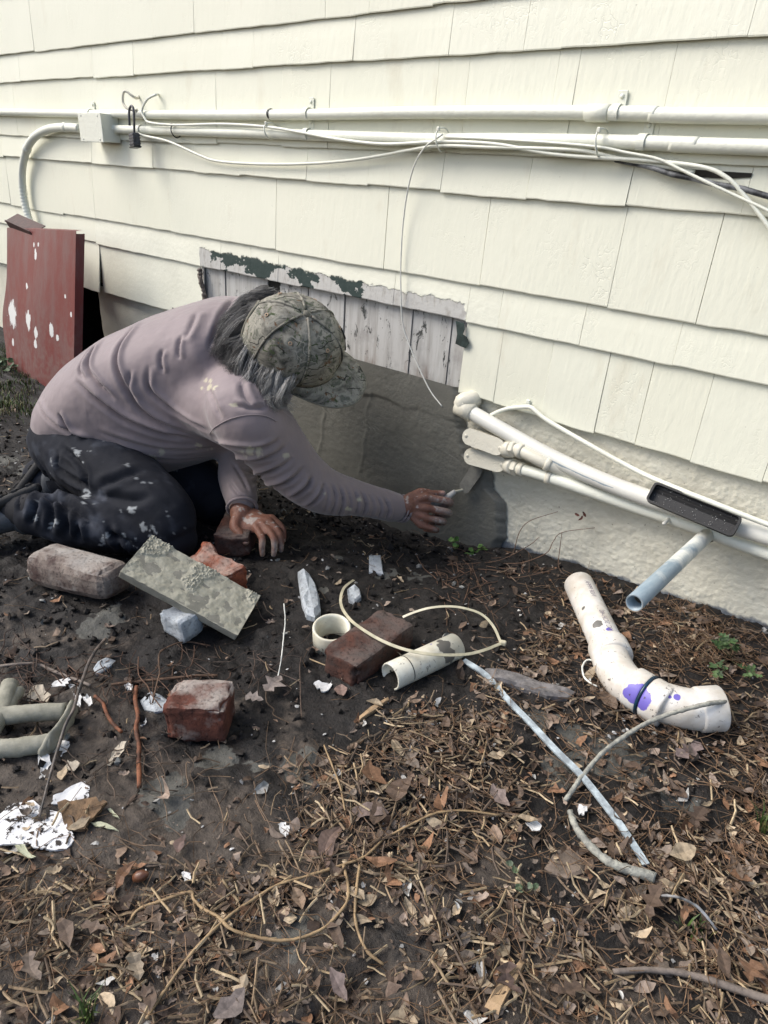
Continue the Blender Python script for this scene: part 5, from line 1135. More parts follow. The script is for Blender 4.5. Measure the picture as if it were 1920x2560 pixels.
# grass: tufts that stand alone, and the strip by the panel
def grass(base, n, h, spread, cols, r2):
    its = []; an = r2.uniform(0, 6.28, n); rd = spread * r2.random(n) ** 0.5; bx_, by_ = base[0] + np.cos(an) * rd, base[1] + np.sin(an) * rd; bz_ = gz(bx_, by_) - 0.002
    for k in range(n):
        b = np.array([bx_[k], by_[k], bz_[k]])
        ln = h * r2.uniform(0.5, 1.2); a = r2.uniform(0, 6.28); t = np.array([math.cos(a), math.sin(a), 0]) * ln * r2.uniform(0.15, 0.7); s = np.array([-math.sin(a), math.cos(a), 0]) * 0.0017
        m_ = b + t * 0.35 + np.array([0, 0, ln * 0.62]); e = b + t + np.array([0, 0, ln * 0.88])
        its.append((np.array([b - s, b + s, m_ + s * 0.8, m_ - s * 0.8, e]), [(0, 1, 2, 3), (3, 2, 4)], np.asarray(cols[r2.integers(len(cols))]) * r2.uniform(0.7, 1.2)))
    return its
GG = [(0.075, 0.13, 0.03), (0.11, 0.17, 0.045), (0.20, 0.19, 0.075), (0.05, 0.09, 0.025)]
r2 = np.random.default_rng(5)
for (x, y, n, h, sp, lb) in [(1650, 1800, 30, 0.055, 0.016, 'green grass tuft cut by the right edge'), (186, 2205, 22, 0.055, 0.010, 'green grass blades at the bottom left'), (1500, 2020, 20, 0.028, 0.022, 'sparse grass tuft right of the white and black wire')]:
    its = grass(G(x, y), n, h, sp, GG, r2); v, f = join([(i[0], i[1]) for i in its]); c = np.vstack([np.broadcast_to(i[2], (5, 3)) for i in its]); add('grass_tuft', v, f, M_green, None, label=lb, cat='grass', attr=c)
its = []
for k in range(60):
    x, y = rng.uniform(-20, 75), rng.uniform(755, 905)
    if y < 800 and x > 30: continue
    its += grass(G(x, y), 26, 0.03, 0.05, GG + [(0.16, 0.12, 0.06)], r2)
batch('grass_patch', its, M_green, 'short grass growing by the red panel and behind the man', 'grass')
# ------------------------------------------------------------------ the man
def mesh_eval(parts, voxel, smooth=4, fac=0.5):
    v, f = join(parts); me = bpy.data.meshes.new('tmp'); me.from_pydata(v.tolist(), [], f); o = bpy.data.objects.new('tmp', me); COL.objects.link(o)
    m = o.modifiers.new('r', 'REMESH'); m.mode = 'VOXEL'; m.voxel_size = voxel
    if smooth: s = o.modifiers.new('s', 'SMOOTH'); s.factor = fac; s.iterations = smooth
    bpy.context.view_layer.update()
    ev = bpy.data.meshes.new_from_object(o.evaluated_get(bpy.context.evaluated_depsgraph_get()))
    n = len(ev.vertices); co = np.empty(n * 3, np.float32); ev.vertices.foreach_get('co', co)
    fs = [tuple(p.vertices) for p in ev.polygons]
    bpy.data.objects.remove(o); bpy.data.meshes.remove(me); bpy.data.meshes.remove(ev)
    return co.reshape(-1, 3).astype(float), fs
def normals(v, f):
    q = np.array([(a[0], a[1], a[2], a[-1]) for a in f]); n = np.cross(v[q[:, 2]] - v[q[:, 0]], v[q[:, 3]] - v[q[:, 1]]); out = np.zeros_like(v)
    for k in range(4): np.add.at(out, q[:, k], n)
    return out / (np.linalg.norm(out, axis=1)[:, None] + 1e-12)
SV = None
def ball(c, axes):
    """ellipsoid: axes = 3 vectors (rows)"""
    bm = bmesh.new(); bmesh.ops.create_uvsphere(bm, u_segments=20, v_segments=12, radius=1); bm.verts.index_update()
    v = np.array([tuple(q.co) for q in bm.verts]); f = [tuple(q.index for q in p.verts) for p in bm.faces]; bm.free()
    return v @ np.asarray(axes, float) + np.asarray(c, float), f
def sph(c, r): return ball(c, np.eye(3) * r)
def limb(pts, rad, per=6, seg=16):
    p = spline(pts, per); r = np.interp(np.linspace(0, 1, len(p)), np.linspace(0, 1, len(rad)), rad); v, f = tube(p, r, seg)
    return join([(v, f), sph(p[0], r[0] * 0.995), sph(p[-1], r[-1] * 0.995)])
def loft(st, lat, seg=32, pw=2.3):
    C_ = np.array([s[0] for s in st], float); n0 = len(C_); t0 = np.linspace(0, 1, n0); Cs = spline(C_, 5); ts = np.linspace(0, 1, len(Cs)); prm = np.array([[np.interp(t, t0, [s[k] for s in st]) for k in (1, 2, 3)] for t in ts])
    T = np.gradient(Cs, axis=0); v = []
    a = np.linspace(0, 2 * np.pi, seg, endpoint=False)
    for c, t, (w, d, b) in zip(Cs, T, prm):
        t = _n(t); l = _n(lat - lat.dot(t) * t); dn = np.cross(l, t); dn = dn if dn[2] > 0 else -dn
        for q in a:
            cx, sx = math.cos(q), math.sin(q); cx = math.copysign(abs(cx) ** (2 / pw), cx); sx = math.copysign(abs(sx) ** (2 / pw), sx)
            v.append(c + l * w * cx + dn * (d if sx > 0 else b) * sx)
    n = len(Cs); f = [(i * seg + k, i * seg + (k + 1) % seg, (i + 1) * seg + (k + 1) % seg, (i + 1) * seg + k) for i in range(n - 1) for k in range(seg)]
    f += [tuple(range(seg))[::-1], tuple((n - 1) * seg + k for k in range(seg))]; return np.array(v), f
FWD = _n((0.83, 0.555, 0)); RGT = _n((0.555, -0.83, 0)); UP = np.array([0, 0, 1.0])
pelvis = np.array([-1.95, -0.68, 0.25]); neck = np.array([-1.455, -0.375, 0.555])
man = empty('person', (-1.65, -0.62, 0.0), 'kneeling man in a mauve long sleeved shirt and camouflage cap spreading cement with a trowel', 'person')
R_SH, R_EL, R_WR = P(528, 888, 1.70), P(672, 1055, 1.83), P(862, 1096, 1.985)
L_SH = np.array([-1.60, -0.215, 0.44]); L_WR = P(518, 1098, 1.885); L_EL = P(515, 1010, 1.98)
R_HIP, R_KN, R_AN = np.array([-1.895, -0.745, 0.19]), P(362, 1135, 1.80), P(62, 1108, 1.83)
L_HIP, L_KN, L_AN = np.array([-1.99, -0.60, 0.21]), P(455, 1075, 2.05), P(95, 1030, 2.12)
# head frame (looking down and forward)
HU = _n((0.595, -0.20, 0.67)); HF = np.array((0.745, 0.30, -0.59)); HF = _n(HF - HF.dot(HU) * HU); HR = np.cross(HF, HU)
_s = 1 if HR.dot(R[:, 0]) > 0 else -1; HF = _n(HF * math.cos(math.radians(17)) + _s * HR * math.sin(math.radians(17))); HR = np.cross(HF, HU)
HC = P(632, 752, 1.70)
def hd(f_, r_, u_): return HC + HF * f_ + HR * r_ + HU * u_
# --- body: one continuous surface
bp = []
bp.append(ball(hd(0.0, 0, 0.02), [HF * 0.098, HR * 0.078, HU * 0.10]))            # cranium
bp.append(ball(hd(0.045, 0, -0.045), [HF * 0.056, HR * 0.060, HU * 0.075]))       # face
bp.append(ball(hd(0.062, 0, -0.090), [HF * 0.032, HR * 0.042, HU * 0.030]))       # jaw and chin
bp.append(limb([hd(0.092, 0, 0.005), hd(0.112, 0, -0.022), hd(0.104, 0, -0.034)], [0.008, 0.013, 0.012]))   # nose
for s in (-1, 1):
    bp.append(ball(hd(0.0, s * 0.080, -0.02), [HF * 0.016, HR * 0.010, HU * 0.030]))   # ears
    bp.append(ball(hd(0.086, s * 0.031, 0.012), [HF * 0.012, HR * 0.020, HU * 0.009])) # brow
    bp.append(ball(hd(0.078, s * 0.038, -0.030), [HF * 0.014, HR * 0.016, HU * 0.014]))
bp.append(ball(hd(0.096, 0, -0.060), [HF * 0.008, HR * 0.023, HU * 0.006])); bp.append(ball(hd(0.094, 0, -0.071), [HF * 0.008, HR * 0.020, HU * 0.006]))  # lips
bp.append(limb([neck - FWD * 0.03 - UP * 0.02, (neck + hd(-0.02, 0, -0.05)) / 2, hd(-0.015, 0, -0.03)], [0.062, 0.058, 0.060]))
bp.append(loft([(pelvis - FWD * 0.05, 0.12, 0.09, 0.09), (pelvis + np.array([.1, .07, .08]), 0.15, 0.11, 0.12), (pelvis + np.array([.3, .2, .2]), 0.15, 0.11, 0.12), (neck - FWD * 0.08 - UP * 0.05, 0.14, 0.08, 0.09), (neck - FWD * 0.03 - UP * 0.03, 0.07, 0.05, 0.05)], RGT))
bp.append(limb([neck - FWD * 0.10 - UP * 0.09 + RGT * 0.10, R_SH, (R_SH + R_EL) / 2, R_EL, (R_EL * 0.5 + R_WR * 0.5), R_WR], [0.045, 0.046, 0.044, 0.040, 0.036, 0.027]))
bp.append(limb([neck - FWD * 0.10 - UP * 0.09 - RGT * 0.10, L_SH, (L_SH + L_EL) / 2, L_EL, L_WR], [0.06, 0.055, 0.048, 0.040, 0.027]))
bp.append(limb([pelvis + RGT * 0.06, R_HIP, R_KN], [0.09, 0.085, 0.052])); bp.append(limb([R_KN, (R_KN + R_AN) / 2, R_AN], [0.052, 0.048, 0.036]))
bp.append(limb([pelvis - RGT * 0.06, L_HIP, L_KN], [0.09, 0.085, 0.052])); bp.append(limb([L_KN, (L_KN + L_AN) / 2, L_AN], [0.052, 0.048, 0.036]))
# right hand on the trowel: palm, four fingers bent round the handle, thumb on top
def DP(x, y, d): return P(x, y, d)
bp.append(limb([R_WR, DP(880, 1092, 1.985)], [0.027, 0.030]))
bp.append(ball(DP(897, 1092, 1.985), np.stack([_n(DP(920, 1096, 1.99) - DP(880, 1090, 1.985)) * 0.044, _n(DP(905, 1125, 1.985) - DP(912, 1066, 1.985)) * 0.042, _n(FW) * 0.019])))
fing = [[(921, 1074, 1.972), (968, 1083, 1.980), (970, 1089, 2.012), (940, 1093, 2.035)], [(925, 1098, 1.968), (966, 1106, 1.975), (967, 1111, 2.008), (938, 1112, 2.033)],
        [(917, 1118, 1.970), (955, 1125, 1.976), (956, 1129, 2.006), (930, 1129, 2.028)], [(909, 1135, 1.975), (940, 1143, 1.980), (940, 1146, 2.005), (918, 1144, 2.025)]]
for q, r in zip(fing, (0.0108, 0.0108, 0.0100, 0.0090)):
    kn = [DP(*p) for p in q]; bp.append(limb([DP(893, q[0][1] * 0.6 + 1095 * 0.4, 1.982), kn[0]], [r * 1.2, r * 1.15])); bp.append(limb(kn, [r * 1.1, r, r * 0.95, r * 0.8], per=5, seg=10))
bp.append(limb([DP(884, 1080, 1.988), DP(908, 1064, 1.990), DP(932, 1067, 1.998), DP(957, 1066, 2.008)], [0.017, 0.0135, 0.0118, 0.0095], seg=12))
# left hand spread on the brick and soil
LH = dict(b=[(513, 1104, 1.880), (534, 1124, 1.868)])
bp.append(limb([L_WR, DP(520, 1108, 1.880)], [0.027, 0.030]))
bp.append(ball(DP(541, 1124, 1.868), np.stack([_n(DP(572, 1140, 1.850) - DP(515, 1100, 1.885)) * 0.048, _n(DP(575, 1112, 1.885) - DP(530, 1142, 1.85)) * 0.040, np.array([0.1, 0.1, 1]) * 0.017])))
for q, r in (([(553, 1139, 1.846), (566, 1163, 1.828), (566, 1180, 1.828), (567, 1198, 1.836)], 0.0100), ([(569, 1133, 1.850), (589, 1158, 1.832), (593, 1178, 1.832), (591, 1198, 1.838)], 0.0102), ([(581, 1126, 1.858), (602, 1150, 1.845), (607, 1168, 1.846), (607, 1188, 1.854)], 0.0096), ([(588, 1118, 1.875), (609, 1138, 1.868), (613, 1152, 1.868), (613, 1168, 1.874)], 0.0085)):
    kn = [DP(*p) for p in q]; bp.append(limb([DP(535, 1118, 1.868), kn[0]], [r * 1.2, r * 1.15])); bp.append(limb(kn, [r * 1.1, r, r * 0.92, r * 0.78], per=5, seg=10))
bp.append(limb([DP(516, 1114, 1.868), DP(507, 1137, 1.845), DP(519, 1155, 1.832), DP(531, 1171, 1.826)], [0.020, 0.0145, 0.0118, 0.0096], seg=12))
bv, bf = mesh_eval(bp, 0.0036, 3)
# cement dust on the hands (kept as a colour of the skin)
nail = [DP(531, 1169, 1.812), DP(957, 1062, 1.995)]; nail2 = [DP(567, 1194, 1.822), DP(592, 1194, 1.826), DP(608, 1184, 1.842)]
px, py, dd = proj(bv); nb = fbm(bv * 60, 501, 4); nb2 = fbm(bv * 18, 505, 3)
dust = np.zeros(len(bv))
dust = np.maximum(dust, sstep(905, 960, px) * (px > 840) * (py > 1040)); dust = np.maximum(dust, sstep(1138, 1180, py) * (px < 640) * (px > 480))
dust = 0.8 * sstep(0.25, 0.95, dust * 0.70 + 0.28 * nb + 0.18 * nb2)
skin = np.array((0.205, 0.092, 0.061)) * (1 + 0.18 * nb2[:, None]); skin = skin * (1 - dust[:, None] * 0.85) + np.array((0.34, 0.31, 0.28)) * dust[:, None] * 0.85
spk = sstep(0.62, 0.7, fbm(bv * 95, 511, 3) + 0.25 * nb2) * ((px > 840) | ((py > 1090) & (px < 640))); skin = skin * (1 - spk[:, None] * 0.7) + np.array((0.45, 0.42, 0.38)) * spk[:, None] * 0.7
for q in nail:
    k = np.exp(-(np.linalg.norm(bv - q, axis=1) / 0.0085) ** 4)[:, None]; skin = skin * (1 - k) + np.array((0.55, 0.33, 0.27)) * k
for q in nail2:
    k = 0.7 * np.exp(-(np.linalg.norm(bv - q, axis=1) / 0.0065) ** 4)[:, None]; skin = skin * (1 - k) + np.array((0.36, 0.26, 0.22)) * k
for q in fing:                                   # darker creases over the knuckles
    for p_ in q[:2]:
        k = 0.45 * np.exp(-(np.linalg.norm(bv - DP(*p_), axis=1) / 0.014) ** 2)[:, None] * (0.5 + 0.5 * np.sin(bv @ _n(R[:, 0]) * 1500))[:, None]; skin = skin * (1 - k * 0.7)
def skin_mat():
    m = Mat('weathered_skin'); a = m.n('Attribute', attribute_name='Col').outputs[0]; n = m.noise(220, 4, 0.6)
    return m.out(m.mix(m.ramp(n, [(0.3, 0), (0.7, 1)]), m.mix(0.25, a, (0.05, 0.02, 0.01)), a), 0.55, m.bump(n, 0.5, 0.003, m.bump(m.noise(75, 4), 0.5, 0.005)), 0.4, Subsurface_Weight=0.06)
add('body', bv, bf, skin_mat(), man, True, attr=np.clip(skin, 0, 1))

# --- shirt
ST = [(np.array([-1.985, -0.71, 0.150]), 0.140, 0.09, 0.03), (np.array([-1.955, -0.685, 0.225]), 0.178, 0.125, 0.12), (np.array([-1.895, -0.64, 0.295]), 0.205, 0.140, 0.215), (np.array([-1.80, -0.58, 0.360]), 0.220, 0.155, 0.275), (np.array([-1.66, -0.49, 0.440]), 0.212, 0.150, 0.275), (np.array([-1.55, -0.425, 0.505]), 0.20, 0.130, 0.20), (np.array([-1.475, -0.385, 0.548]), 0.115, 0.085, 0.10), (np.array([-1.455, -0.372, 0.560]), 0.075, 0.065, 0.07)]
sh = [loft(ST, RGT)]
sh.append(limb([np.array([-1.50, -0.47, 0.42]), R_SH + np.array([0.0, 0.0, 0.0]), R_SH * 0.6 + R_EL * 0.4, R_SH * 0.2 + R_EL * 0.8, R_EL * 0.85 + R_WR * 0.15, R_EL * 0.5 + R_WR * 0.5, P(853, 1096, 1.985)], [0.085, 0.094, 0.086, 0.072, 0.063, 0.051, 0.0425], per=8))
sh.append(limb([np.array([-1.60, -0.36, 0.47]), L_SH, (L_SH + L_EL) / 2, L_EL, P(522, 1076, 1.905)], [0.11, 0.09, 0.075, 0.060, 0.047], per=8))
sh.append(limb([np.array([-1.66, -0.56, 0.38]), np.array([-1.53, -0.54, 0.39]), R_SH * 0.8 + R_EL * 0.2], [0.115, 0.108, 0.088]))
sh.append(limb([np.array([-1.50, -0.46, 0.47]), np.array([-1.42, -0.46, 0.42])], [0.075, 0.075]))
sv_, sf = mesh_eval([mesh_eval(sh, 0.0085, 14)], 0.0038, 10)
bvh = BVHTree.FromPolygons([Vector(p) for p in sv_], sf)
def on_shirt(x, y):
    h = bvh.ray_cast(Vector(CAM), Vector(ray(x, y))); return None if h[0] is None else np.array(h[0])
c3 = lambda L: [(x * 0.5, 587.5 + y * 0.5) for x, y in L]
FOLDS = [(c3([(600, 200), (560, 260), (510, 330), (500, 400), (530, 480), (600, 590), (700, 660), (850, 712)]), 0.010, 0.0095), (c3([(470, 240), (440, 280), (392, 360), (382, 420), (420, 475), (500, 560)]), 0.009, 0.008), (c3([(420, 290), (362, 380), (345, 430), (370, 470)]), 0.007, 0.007),
         (c3([(640, 400), (640, 500), (720, 580), (830, 650), (905, 690)]), 0.008, 0.0085), (c3([(700, 330), (690, 380), (700, 440)]), 0.005, 0.008), (c3([(1010, 110), (960, 180), (915, 300), (900, 350)]), 0.008, 0.009), (c3([(780, 270), (768, 330), (775, 380)]), 0.005, 0.008),
         (c3([(330, 470), (400, 540), (480, 600), (560, 650), (700, 700), (840, 725)]), 0.011, 0.010), (c3([(150, 540), (200, 630), (300, 695), (395, 735)]), 0.009, 0.009), (c3([(250, 610), (310, 690), (400, 735)]), 0.010, 0.008), (c3([(420, 690), (560, 740), (700, 770), (860, 770), (960, 750)]), 0.006, 0.010),
         (c3([(500, 760), (620, 800), (760, 815), (900, 800)]), 0.005, 0.009), (c3([(900, 500), (930, 580), (960, 640)]), 0.005, 0.010), (c3([(1040, 470), (1060, 540), (1100, 590)]), 0.006, 0.010), (c3([(560, 420), (560, 500), (600, 560)]), 0.005, 0.007), (c3([(850, 170), (820, 240), (790, 300)]), 0.004, 0.010), (c3([(1000, 570), (1080, 590), (1160, 585)]), 0.004, 0.008),
         (c3([(940, 740), (1020, 760), (1110, 765), (1180, 745), (1215, 715)]), 0.008, 0.008), (c3([(1000, 800), (1100, 815), (1190, 790), (1240, 750)]), 0.010, 0.008), (c3([(1030, 850), (1130, 872), (1220, 840), (1275, 795)]), 0.010, 0.008), (c3([(1090, 905), (1190, 925), (1270, 890), (1320, 840)]), 0.009, 0.008), (c3([(1150, 960), (1240, 980), (1320, 935), (1350, 880)]), 0.009, 0.008), (c3([(1240, 1010), (1330, 1010), (1385, 960), (1400, 910)]), 0.007, 0.007)]
for k in range(9):
    x = 1400 + k * 33; FOLDS.append((c3([(x - 5, 900 + k * 9), (x + 14, 955 + k * 8), (x + 12, 1000 + k * 6), (x - 6, 1048 + k * 4)]), 0.0022 + 0.0016 * (k % 3), 0.0050))
for s in ([(1000, 820), (1040, 880), (1080, 960)], [(985, 900), (1030, 960), (1090, 1000)]): FOLDS.append((c3(s), 0.004, 0.006))
sn = normals(sv_, sf); disp = np.zeros(len(sv_))
for poly, A, w in FOLDS:
    w *= 0.72
    pl2 = spline([np.array([x, y, 0.0]) for x, y in poly], 8); hits = [on_shirt(p[0], p[1]) for p in pl2]; hits = [h for h in hits if h is not None]
    if len(hits) < 4: continue
    hp = np.array(hits); keep = [0] + [i for i in range(1, len(hp)) if np.linalg.norm(hp[i] - hp[i - 1]) < 0.12]; hp = hp[keep]
    seg_l = np.r_[0, np.cumsum(np.linalg.norm(np.diff(hp, axis=0), axis=1))]; m_ = max(12, int(seg_l[-1] / 0.004)); tt = np.linspace(0, seg_l[-1], m_); hs = np.stack([np.interp(tt, seg_l, hp[:, k]) for k in range(3)], 1)
    kd = KDTree(m_); [kd.insert(Vector(p), i) for i, p in enumerate(hs)]; kd.balance()
    lo_b, hi_b = hs.min(0) - 0.05, hs.max(0) + 0.05; cand = np.where(np.all((sv_ > lo_b) & (sv_ < hi_b), axis=1))[0]
    tg = np.gradient(hs, axis=0)
    for i in cand:
        co, idx, d = kd.find(Vector(sv_[i]))
        if d > 0.045: continue
        ta, tb, tc_ = tg[idx]; qa, qb, qc = sv_[i] - hs[idx]; na, nb_, nc = sn[i]
        t = idx / (m_ - 1); tp_ = min(1, 4.5 * t, 4.5 * (1 - t)) ; sd = 1 if (tb * qc - tc_ * qb) * na + (tc_ * qa - ta * qc) * nb_ + (ta * qb - tb * qa) * nc > 0 else -1
        disp[i] += 1.7 * A * tp_ * (-1.15 * math.exp(-1.15 * d / w) + (0.62 if sd > 0 else 0.22) * math.exp(-((d - 2.0 * w) / (1.3 * w)) ** 2))
disp += 0.0022 * fbm(sv_ * np.array([9, 9, 9]), 601, 3) + 0.0007 * fbm(sv_ * 45, 605, 2)
sv_ = sv_ + sn * disp[:, None]
# sleeve seam
px, py, dd = proj(sv_); nbs = fbm(sv_ * 70, 611, 4); nbl = fbm(sv_ * 20, 613, 3)
base = np.array((0.238, 0.194, 0.198)); colr = np.broadcast_to(base, sv_.shape) * (1 + 0.05 * nbl[:, None])
darken = sstep(0.0, 1.0, (py - 960) / 60) * ((px > 260) & (px < 500)) * 0.45 + 0.25 * sstep(900, 1000, py) * (px > 500); colr = colr * (1 - darken[:, None] * 0.5) + np.array((0.15, 0.125, 0.10)) * darken[:, None] * 0.5  # shirt colour turns darker and browner low down and along the sleeve
stain = np.zeros(len(sv_))
for (x, y, r, k) in [(455, 838, 15, 1), (448, 822, 9, 0.8), (505, 874, 9, 0.8), (545, 975, 24, 0.8), (425, 962, 10, 0.7), (450, 973, 10, 0.7), (775, 1080, 9, 1.0), (752, 1100, 8, 1.0), (350, 975, 12, 0.6), (400, 935, 8, 0.7), (330, 990, 12, 0.5), (620, 985, 9, 0.7), (700, 1066, 6, 0.7)]:
    d = np.hypot((px - x) * 1.0, (py - y) * 1.5) / r + 0.9 * nbs; stain = np.maximum(stain, k * (1 - sstep(0.35, 0.75, d)) * (dd < 2.05))
colr = colr * (1 - stain[:, None] * 0.9) + np.array((0.50, 0.46, 0.33)) * stain[:, None] * 0.9
def cloth_mat(name, rough=0.75, sheen=0.3, scale=900):
    m = Mat(name); a = m.n('Attribute', attribute_name='Col').outputs[0]
    return m.out(a, rough, m.bump(m.noise(scale, 2), 0.12, 0.001, m.bump(m.noise(55, 4, 0.6, m.pos((1, 1, 0.5))), 0.22, 0.005)), 0.25, Sheen_Weight=sheen)
shirt = add('shirt', sv_, sf, cloth_mat('mauve_jersey', 0.62, 0.25), man, True, attr=np.clip(colr, 0, 1))
def hem_ring(path, r, seg=8, name='hem'):
    v, f = tube(path, r, seg); cc = np.broadcast_to(np.array((0.215, 0.175, 0.179)), (len(v), 3)); return add(name, v, f, shirt.data.materials[0], shirt, True, attr=cc)
def ringpath(c, ax, r, n=28):
    ax = _n(ax); u = _n(np.cross(ax, (0.3, 0.2, 1))); w = np.cross(ax, u); a = np.linspace(0, 2 * np.pi, n + 1); return c + r * (np.cos(a)[:, None] * u + np.sin(a)[:, None] * w)
cR = P(856, 1096, 1.985); axR = R_WR - R_EL
for k, o_ in enumerate((0.0, -0.012)): hem_ring(ringpath(cR + _n(axR) * (0.030 + o_), axR, 0.037 + 0.002 * k), 0.0042 if k == 0 else 0.003, name='cuff')
cL = P(522, 1076, 1.905); hem_ring(ringpath(cL + _n(L_WR - L_EL) * 0.034, L_WR - L_EL, 0.040), 0.0042, name='cuff')
# shoulder seam as a fine raised stitch line
sm_ = [on_shirt(x, y) for x, y in c3([(905, 700), (925, 675), (960, 652), (1000, 634), (1050, 622), (1100, 618), (1150, 624), (1195, 645)])]
sm_ = [p for p in sm_ if p is not None]; 
if len(sm_) > 3: hem_ring(spline(sm_, 6) - FW * 0.0015, 0.0014, 6, 'seam')
col_c = neck + HF * 0.0 + np.array([0.02, 0.012, 0.01]); hem_ring(ringpath(col_c, np.array([0.75, 0.4, 0.45]), 0.074), 0.007, name='collar')

# --- trousers
tr_ = []
tr_.append(loft([(np.array([-2.005, -0.725, 0.115]), 0.145, 0.085, 0.07), (np.array([-1.965, -0.69, 0.165]), 0.174, 0.110, 0.12), (np.array([-1.90, -0.65, 0.22]), 0.175, 0.10, 0.15), (np.array([-1.78, -0.57, 0.28]), 0.16, 0.08, 0.13)], RGT))
tr_.append(limb([R_HIP + np.array([-0.02, -0.01, 0.0]), R_HIP * 0.55 + R_KN * 0.45 + np.array([0, 0, 0.012]), P(352, 1115, 1.80), P(382, 1165, 1.795)], [0.110, 0.108, 0.088, 0.055], per=8))
tr_.append(limb([P(345, 1150, 1.80), P(250, 1140, 1.80), P(160, 1125, 1.81), P(80, 1112, 1.82)], [0.062, 0.070, 0.066, 0.058], per=8))
tr_.append(limb([L_HIP, (L_HIP + L_KN) / 2 + np.array([0, 0, 0.01]), L_KN, P(465, 1090, 2.04)], [0.12, 0.11, 0.085, 0.07], per=8))
tr_.append(limb([L_KN, (L_KN + L_AN) / 2, L_AN], [0.07, 0.068, 0.06], per=8))
tv, tf = mesh_eval(tr_, 0.0060, 7)
bvh = BVHTree.FromPolygons([Vector(p) for p in tv], tf); tn = normals(tv, tf)
c6 = lambda L: [(x * 0.2604, 950.5 + y * 0.2604) for x, y in L]
TF = [(c6([(160, 600), (210, 480), (300, 430), (400, 430)]), 0.010, 0.008), (c6([(250, 700), (290, 580), (330, 480)]), 0.010, 0.008), (c6([(400, 780), (430, 640), (440, 520), (420, 450)]), 0.008, 0.009), (c6([(540, 800), (560, 680), (540, 560), (500, 480)]), 0.009, 0.009), (c6([(640, 830), (640, 700), (600, 580)]), 0.007, 0.008), (c6([(330, 480), (500, 500), (640, 600), (760, 720)]), 0.012, 0.010),
      (c6([(480, 120), (490, 210), (530, 270), (640, 340), (730, 390)]), 0.010, 0.008), (c6([(520, 60), (640, 170), (710, 280), (730, 400)]), 0.008, 0.007), (c6([(760, 420), (900, 360), (1050, 290), (1200, 250)]), 0.006, 0.012), (c6([(740, 460), (900, 470), (1080, 500), (1280, 470)]), 0.006, 0.012), (c6([(900, 780), (1000, 820), (1100, 880)]), 0.008, 0.009), (c6([(260, 100), (400, 300), (560, 480), (760, 640)]), 0.005, 0.008), (c6([(880, 700), (980, 860), (1060, 960)]), 0.006, 0.008)]
disp = np.zeros(len(tv))
for poly, A, w in TF:
    hits = [bvh.ray_cast(Vector(CAM), Vector(ray(p[0], p[1])))[0] for p in spline([np.array([x, y, 0.0]) for x, y in poly], 10)]; hits = [np.array(h) for h in hits if h is not None]
    if len(hits) < 4: continue
    kd = KDTree(len(hits)); [kd.insert(Vector(p), i) for i, p in enumerate(hits)]; kd.balance(); n_ = len(hits)
    ha = np.array(hits); cand = np.where(np.all((tv > ha.min(0) - 0.05) & (tv < ha.max(0) + 0.05), axis=1))[0]
    for i in cand:
        co, idx, d = kd.find(Vector(tv[i]))
        if d < 0.05:
            t = idx / (n_ - 1); disp[i] += 1.9 * A * min(1, 4 * t + .1, 4 * (1 - t) + .1) * (-1.1 * math.exp(-1.1 * d / w) + 0.6 * math.exp(-((d - 1.9 * w) / (1.1 * w)) ** 2))
disp += 0.0035 * fbm(tv * 14, 621, 3); tv = tv + tn * disp[:, None]
tv[:, 2] = np.maximum(tv[:, 2], gz(tv[:, 0], tv[:, 1]) * 0.5 - 0.004)
px, py, dd = proj(tv); n1 = fbm(tv * 42, 631, 4); n2 = fbm(tv * 12, 633, 3); n3 = fbm(tv * 110, 637, 3)
colr = np.broadcast_to(np.array((0.0085, 0.0102, 0.0160)), tv.shape) * (1 + 0.25 * n2[:, None])
dusty_ = (sstep(0.15, 0.9, n1 * 0.6 + n2 * 0.5) * 0.30 + 0.30 * (py > 1060) * (px < 230) * sstep(0.0, 0.8, n2 + 0.3 * n1))[:, None] * (px < 420)[:, None]; colr = colr * (1 - dusty_) + np.array((0.085, 0.095, 0.12)) * dusty_
paint = np.zeros(len(tv))
for (x, y, r) in [(166, 978, 7), (176, 997, 6), (187, 1070, 10), (185, 1060, 6), (223, 1162, 9), (230, 1158, 6), (255, 1110, 7), (285, 1102, 6), (330, 1148, 9), (262, 1160, 10), (120, 1130, 9), (76, 1118, 5), (310, 1140, 8), (290, 1168, 8), (380, 1010, 8)]:
    d = np.hypot(px - x, (py - y) * 0.8) / r + 1.3 * n3 + 0.5 * n1; paint = np.maximum(paint, (1 - sstep(0.30, 0.6, d)) * (dd < 2.1))
paint = np.maximum(paint, sstep(0.95, 1.02, n3 * 0.8 + n1 * 0.35) * 0.6 * (px < 420))
paint = paint * 0.75; colr = colr * (1 - paint[:, None]) + np.array((0.34, 0.36, 0.37)) * paint[:, None]
add('trousers', tv, tf, cloth_mat('dark_navy_work_cloth', 0.85, 0.0, 700), man, True, attr=np.clip(colr, 0, 1), label='dark navy work trousers with pale paint splashes')
